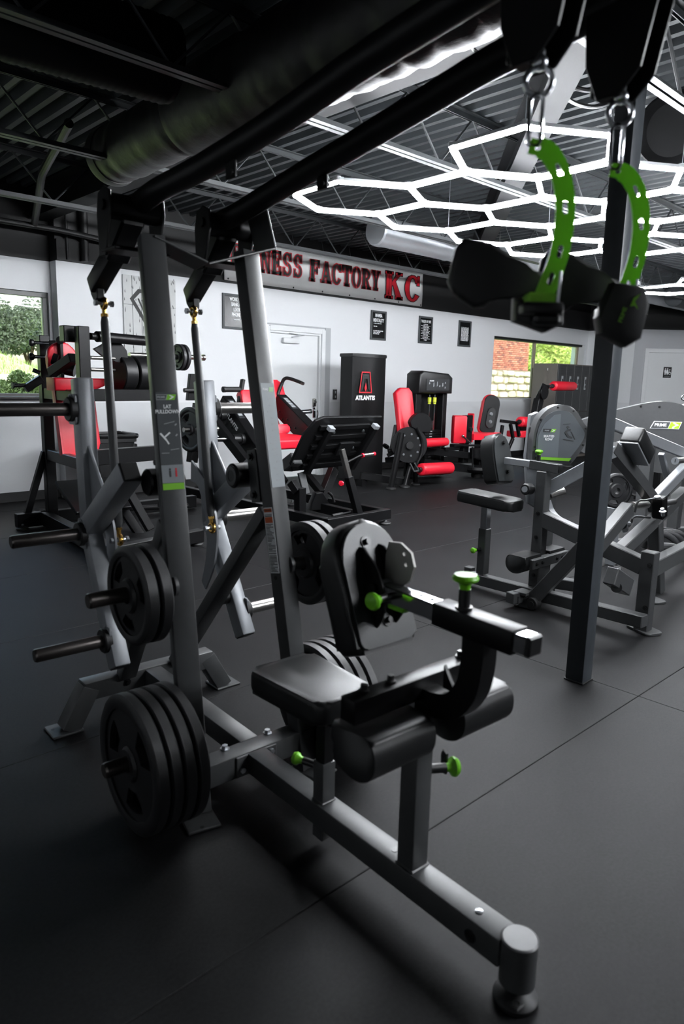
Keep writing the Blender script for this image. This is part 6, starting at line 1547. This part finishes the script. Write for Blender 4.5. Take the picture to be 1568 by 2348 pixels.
obj('logo_chevron', G().plate([(.045, -.026), (.062, -.026), (.066, -.014), (.102, .004), (.064, .024), (.052, .024), (.056, .014), (.076, .004), (.05, -.012)], lc+fc2*.012, e2x, e2y, .001), 'white_print', lgp)
text('lettering', 'PRIME', .034, 'white_print', lc+fc2*.0118-e2x*.05, e2x, e2y, lgp, depth=.0006, bold=.0012, sx=1.1)
obj('rating_sticker', G().plate(rrect(.02, .05, .002), hc2+e2x*wv_*.52+e2y*hv_*.02+fc2*.0, rg2, e2y, .004), 'white_print', h2)
g = G()
for a, b in ((-.5, .55), (.3, .85), (.8, .4), (.0, .85)): g.bolt(hc2+e2x*wv_/2*a+e2y*hv_/2*b+fc2*.004, fc2, .007, .006)
obj('hex_bolt', g, 'bolt_black', h2)
obj('housing_post', G().beam(hc2+e2x*.1, (hc2[0]+e2x[0]*.1, hc2[1]+e2x[1]*.1, .0), .1, .1, (0, 1, 0), .005), 'grey_steel', pk)
obj('base_rail', G().beam((hc2[0]-.4, hc2[1]+.2, .06), (hc2[0]+.15, hc2[1]-.1, .06), .08, .1, (0, 0, 1), .005), 'grey_steel', pk)
obj('pulley_cover', G().box(S2(1532, 947, 2.85), (.09, .2, .05), None, .012), 'black_plastic', pk)
obj('black_post', G().beam(S2(1505, 1060, 2.9), S2(1500, 1165, 2.9)*np.array([1, 1, 0]), .07, .07, (0, 1, 0), .005), 'black_steel', pk)
pm, M_ = machine('figure_housing_machine', 'grey machine with exercise figure panel and green stripe at the right edge', (7.2, 2.7, 0))
M2 = lambda px, py, v: M_.at(px, py, y=v-2.7)
hc3 = M2(1568, 990, 2.7); fc3 = nrm((-.72, -.69, 0)); rg3 = np.array([-fc3[1], fc3[0], 0]); rg3 = rg3 if rg3[0] > 0 else -rg3
h3, e3x, e3y = housing(pm, M_, hc3-fc3*.05, .50, .47, .1, rg3, [(p[0], p[1]) for p in bez([(-1, -.6, 0), (-1, .3, 0), (-.6, .62, 0), (0, .9, 0), (.5, 1, 0), (1, .5, 0), (1, -.6, 0)], 4)])
p3 = obj('housing_panel', G().plate([(-.21, -.02), (.22, -.02), (.22, .16), (.0, .19), (-.19, .07)], hc3+fc3*.006, e3x, e3y, .006), 'panel_light', h3)
obj('lower_panel', G().plate([(-.22, -.115), (.22, -.115), (.22, -.03), (-.22, -.03)], hc3+fc3*.006, e3x, e3y, .006), 'panel_grey', h3)
for z_, h_ in ((-.028, .010), (-.122, .016)): obj('panel_stripe', G().box(hc3+fc3*.0105+e3y*z_, (.44, .004, h_), (e3x, -fc3, e3y)), 'green_print', h3)
g = G()
for a, b, c, d, w_ in ((-.1, .06, -.05, .09, .012), (-.05, .09, -.01, .05, .01), (-.05, .09, -.04, .13, .012), (-.12, .03, .0, .04, .008), (-.07, .15, -.01, .15, .003)):
    g.beam(hc3+fc3*.0105+e3x*a+e3y*b, hc3+fc3*.0105+e3x*c+e3y*d, w_, .002, fc3, 0)
obj('figure_print', g, 'white_print', p3)
obj('housing_post', G().beam(hc3-np.array([0, 0, .1]), (hc3[0], hc3[1], 0), .1, .1, (0, 1, 0), .005), 'grey_steel', pm)
obj('base_rail', G().beam((hc3[0]-.1, hc3[1]+.05, .06), (hc3[0]+.5, hc3[1]-.3, .06), .08, .1, (0, 0, 1), .005), 'grey_steel', pm)
obj('top_arm', G().beam(M2(1527, 955, 2.75), M2(1575, 930, 2.75), .04, .05, (0, 0, 1), .004), 'silver_steel', pm)
g = G(); g.ring(M2(1568, 912, 2.6), nrm((-.7, -.7, 0)), .022, .007, 20, 8); obj('eye_ring', g, 'chrome', pm)
# red bench seen far behind between the machines
fb, F_ = machine('red_pad_bench', 'low black bench with a thin red pad, far behind the row machine arms', (9.2, 3.9, 0), 0, 'bench')
fc_ = F_.at(1520, 1052, y=0); obj('bench_pad', G().plate(rrect(1.1, .3, .06), (fc_[0], 0, fc_[2]), (1, -.3, 0), (.3, 1, 0), .07, bev=.02, seg=3), 'red_vinyl', fb, ang=60)
for s_ in (-.4, .4): obj('leg', G().beam((fc_[0]+s_, -s_*.3, fc_[2]-.05), (fc_[0]+s_, -s_*.3, 0), .07, .07, (0, 1, 0), .004), 'black_steel', fb)
obj('bench_rail', G().beam((fc_[0]-.45, .135, fc_[2]-.06), (fc_[0]+.45, -.135, fc_[2]-.06), .06, .05, (0, 0, 1), .004), 'black_steel', fb)

# ================================================================== OUTSIDE THE WINDOWS
mat('grass_green', (126, 148, 76), .9, vary=.35, scale=5); mat('grass_blade', (138, 162, 84), .8, vary=.3, scale=3)
mat('leaf_green', (112, 132, 78), .7, vary=.35, scale=4); mat('leaf_bright', (186, 202, 112), .7, vary=.3, scale=3); mat('leaf_dark', (92, 104, 84), .75, vary=.3, scale=4)
mat('bark', (84, 66, 52), .9, bump=1, bscale=20); mat('concrete_path', (196, 190, 180), .9, vary=.1, scale=8)
mat('mortar', (176, 160, 142), .9); mat('stone_mortar', (150, 138, 118), .95)
for i, c in enumerate(((178, 112, 94), (190, 122, 102), (164, 98, 84), (198, 134, 114), (138, 90, 82))): mat('brick_%d' % i, c, .85, vary=.12, scale=12)
for i, c in enumerate(((206, 196, 174), (218, 209, 190), (190, 180, 160), (226, 219, 204), (180, 168, 148))): mat('stone_%d' % i, c, .9, vary=.15, scale=6, bump=.8, bscale=14)
# lawn bank rising beyond the left window, flat ground elsewhere
def ground_z(x, y):
    t = max(0.0, y-9.0); bank = min(1.0, max(0.0, (9.5-x)/3.5))
    return -.05+bank*(.55*min(1, t/1.2)+.145*t+.01*math.sin(x*1.3+y)*min(1, t))
g = G(); X_ = np.linspace(-14, 46, 61); Yg = np.concatenate([np.linspace(8.55, 20, 40), np.linspace(21, 46, 18)])
vg = [[g.bm.verts.new((x, y, ground_z(x, y))) for x in X_] for y in Yg]
for j in range(len(Yg)-1):
    for i in range(len(X_)-1): g.bm.faces.new((vg[j][i], vg[j][i+1], vg[j+1][i+1], vg[j+1][i]))
lawn = obj('lawn', g, 'grass_green', ang=80); lawn['kind'] = 'structure'
g = G(); rr = random.Random(21)
vs_, fs_ = [], []
for k in range(26000):
    x, y = rr.uniform(-5, 9), 9.0+rr.random()**1.6*10; z = ground_z(x, y); h_ = rr.uniform(.05, .13); a = rr.uniform(0, 2*PI); w_ = .008
    i = len(vs_); lx_, ly_ = rr.uniform(-.04, .04), rr.uniform(-.04, .04)
    vs_ += [(x-w_*math.cos(a), y-w_*math.sin(a), z-.01), (x+w_*math.cos(a), y+w_*math.sin(a), z-.01), (x+lx_, y+ly_, z+h_)]; fs_.append((i, i+1, i+2))
me = bpy.data.meshes.new('grass'); me.from_pydata(vs_, [], fs_)
tag(obj('grass', me, 'grass_blade'), 'short sunlit grass on the bank outside the left window', 'grass', kind='stuff')
p0_, p1_ = ay(-200, 715, 14.5), ay(150, 752, 14.5)
g = G()
for x in np.arange(-9, 9, 1.2): g.box((x+.6, 14.6, ground_z(x+.6, 14.6)+.03), (1.22, .8, .12))
ph = obj('garden_path', g, 'concrete_path'); ph['kind'] = 'structure'

def foliage(name, label, cat, c, r, n, m, leaf=.09, seed=0, trunk=0.0, group=None, squash=.8):
    rr = random.Random(seed); t = thing(name, label, cat, (c[0], c[1], ground_z(c[0], c[1])), 0, group)
    base = c[2]-t.location[2]; vs_, fs_ = [], []
    lumps = [(rr.gauss(0, .42)*r, rr.gauss(0, .42)*r, base+rr.gauss(0, .36)*r*squash, r*rr.uniform(.3, .55)) for _ in range(16)]
    for k in range(n):
        lx_, ly_, lz_, lr_ = rr.choice(lumps); u_ = rr.uniform(-1, 1); a = rr.uniform(0, 2*PI); q = lr_*rr.uniform(.75, 1.05); s_ = math.sqrt(1-u_*u_)
        p = np.array([lx_+q*s_*math.cos(a), ly_+q*s_*math.sin(a), lz_+q*u_*squash])
        d1 = nrm([rr.gauss(0, 1) for _ in range(3)]); d2 = nrm(np.cross(d1, [rr.gauss(0, 1) for _ in range(3)])); s = leaf*rr.uniform(.6, 1.3); i = len(vs_); up = np.cross(d1, d2)*s*.25
        vs_ += [tuple(p-d1*s), tuple(p-d2*s*.45+up), tuple(p+d1*s), tuple(p+d2*s*.45+up)]; fs_ += [(i, i+1, i+2), (i, i+2, i+3)]
    me = bpy.data.meshes.new('crown'); me.from_pydata(vs_, [], fs_); o = obj('crown', me, m, t); o['kind'] = 'stuff'
    g = G()
    for k in range(5):
        a = 2*PI*k/5; g.tube([(0, 0, -.1), (.03*math.cos(a)*r, .03*math.sin(a)*r, base*.45), (.35*r*math.cos(a), .35*r*math.sin(a), base+.1*r)], [max(.02, trunk), max(.015, trunk*.7), .012], 8)
    obj('trunk', g, 'bark', t)
    return t
for k, (px, py, v_, r_) in enumerate(((20, 905, 9.6, .26), (75, 908, 9.7, .24), (112, 903, 9.9, .22), (-25, 900, 9.6, .28))):
    p = ay(px, py, v_); foliage('low_shrub', ('leafy low shrub close outside the left window, %s' % ('beside the black side handle', 'behind the first black post', 'at the window\'s right jamb', 'at the picture\'s left edge')[k]), 'shrub', p, r_, 4200, 'leaf_green', .028, 30+k, .015, 'shrubs under the left window')
for k, (px, py, v_, r_) in enumerate(((8, 760, 22, 1.0), (62, 764, 23, .95), (112, 762, 24, 1.0), (-45, 757, 22, 1.05))):
    p = ay(px, py, v_); foliage('hill_bush', 'dark green bush on the hill behind the path, %s' % ('first from the left', 'second from the left', 'last before the window jamb', 'mostly left of the frame')[k], 'bush', p, r_, 6000, 'leaf_dark', .06, 50+k, .05, 'bushes on the hill')
for k, (px, py, v_, r_) in enumerate(((1255, 815, 27, 1.8), (1290, 805, 29, 2.3), (1325, 812, 28, 1.8), (1225, 800, 33, 2.4))):
    p = ay(px, py, v_); foliage('leafy_tree', 'sunlit yellow-green tree through the right window, %s' % ('left of its middle', 'in the middle of the right pane', 'by its right jamb', 'just right of the brick wall')[k], 'tree', p, r_, 5200, 'leaf_bright', .15, 70+k, .12, 'trees through the right window')
# neighbouring brick building on a rough stone plinth
YB = 16.5
b_r, b_t, b_b = ay(1214, 780, YB), ay(1170, 740, YB), ay(1170, 849, YB); x_r = b_r[0]; z_s = b_b[2]; z_t = b_t[2]+.25; x_l = ay(1112, 800, YB)[0]-.3
bd = thing('brick_building', 'red brick building on a rough pale stone base through the right window', 'building', (x_r, YB, 0))
W2 = x_r-x_l
obj('backing_wall', G().box((-W2/2, .16, (z_t+z_s)/2), (W2, .2, z_t-z_s)), 'mortar', bd)
obj('stone_backing', G().box((-W2/2+.15, .1, z_s/2-.1), (W2+.6, .3, z_s+.2)), 'stone_mortar', bd)
bl_, bh_ = .205, .066
bms = {}
def brick_mesh(w_, i):
    k = (round(w_, 2), i)
    if k not in bms:
        bms[k] = G().box((0, 0, 0), (w_, .1, bh_), None, .004).mesh('brick'); bms[k].materials.append(MATS['brick_%d' % i])
    return bms[k]
rr = random.Random(9); row = 0; z = z_s+.01+bh_/2; nb_ = 0
while z < z_t and nb_ < 300:
    x = -.0-(bl_/2 if row % 2 else 0)
    if row % 2:
        o = obj('brick', brick_mesh(bl_/2-.01, rr.choice((0, 1, 2))), None, bd); o.location = (-bl_/4, .035, z); nb_ += 1
    while x > -W2+bl_ and nb_ < 300:
        o = obj('brick', brick_mesh(bl_-.011, rr.choice((0, 0, 1, 1, 2, 3, 4))), None, bd); o.location = (x-bl_/2, .03+rr.uniform(-.004, .004), z); x -= bl_; nb_ += 1
    z += bh_+.011; row += 1
# stones of the plinth: rows of irregular blocks
z = z_s-.02; ns_ = 0
while z > .35 and ns_ < 120:
    hrow = rr.uniform(.22, .36); x = .28
    while x > -W2-.1:
        w_ = rr.uniform(.26, .7); n_ = 8; poly = []
        for k in range(n_):
            a = 2*PI*k/n_+.3; sx_ = (abs(math.cos(a))**.5)*math.copysign(1, math.cos(a)); sy_ = (abs(math.sin(a))**.5)*math.copysign(1, math.sin(a))
            poly.append((sx_*(w_/2-.015)*rr.uniform(.82, 1.04), sy_*(hrow/2-.012)*rr.uniform(.78, 1.08)))
        g = G(); g.plate(poly, (0, 0, 0), (1, 0, 0), (0, 0, 1), .16+rr.uniform(-.03, .05), bev=.03)
        o = obj('stone', g, 'stone_%d' % rr.randrange(5), bd); o.location = (x-w_/2, -.06, z-hrow/2+rr.uniform(-.02, .02)); x -= w_; ns_ += 1
    z -= hrow
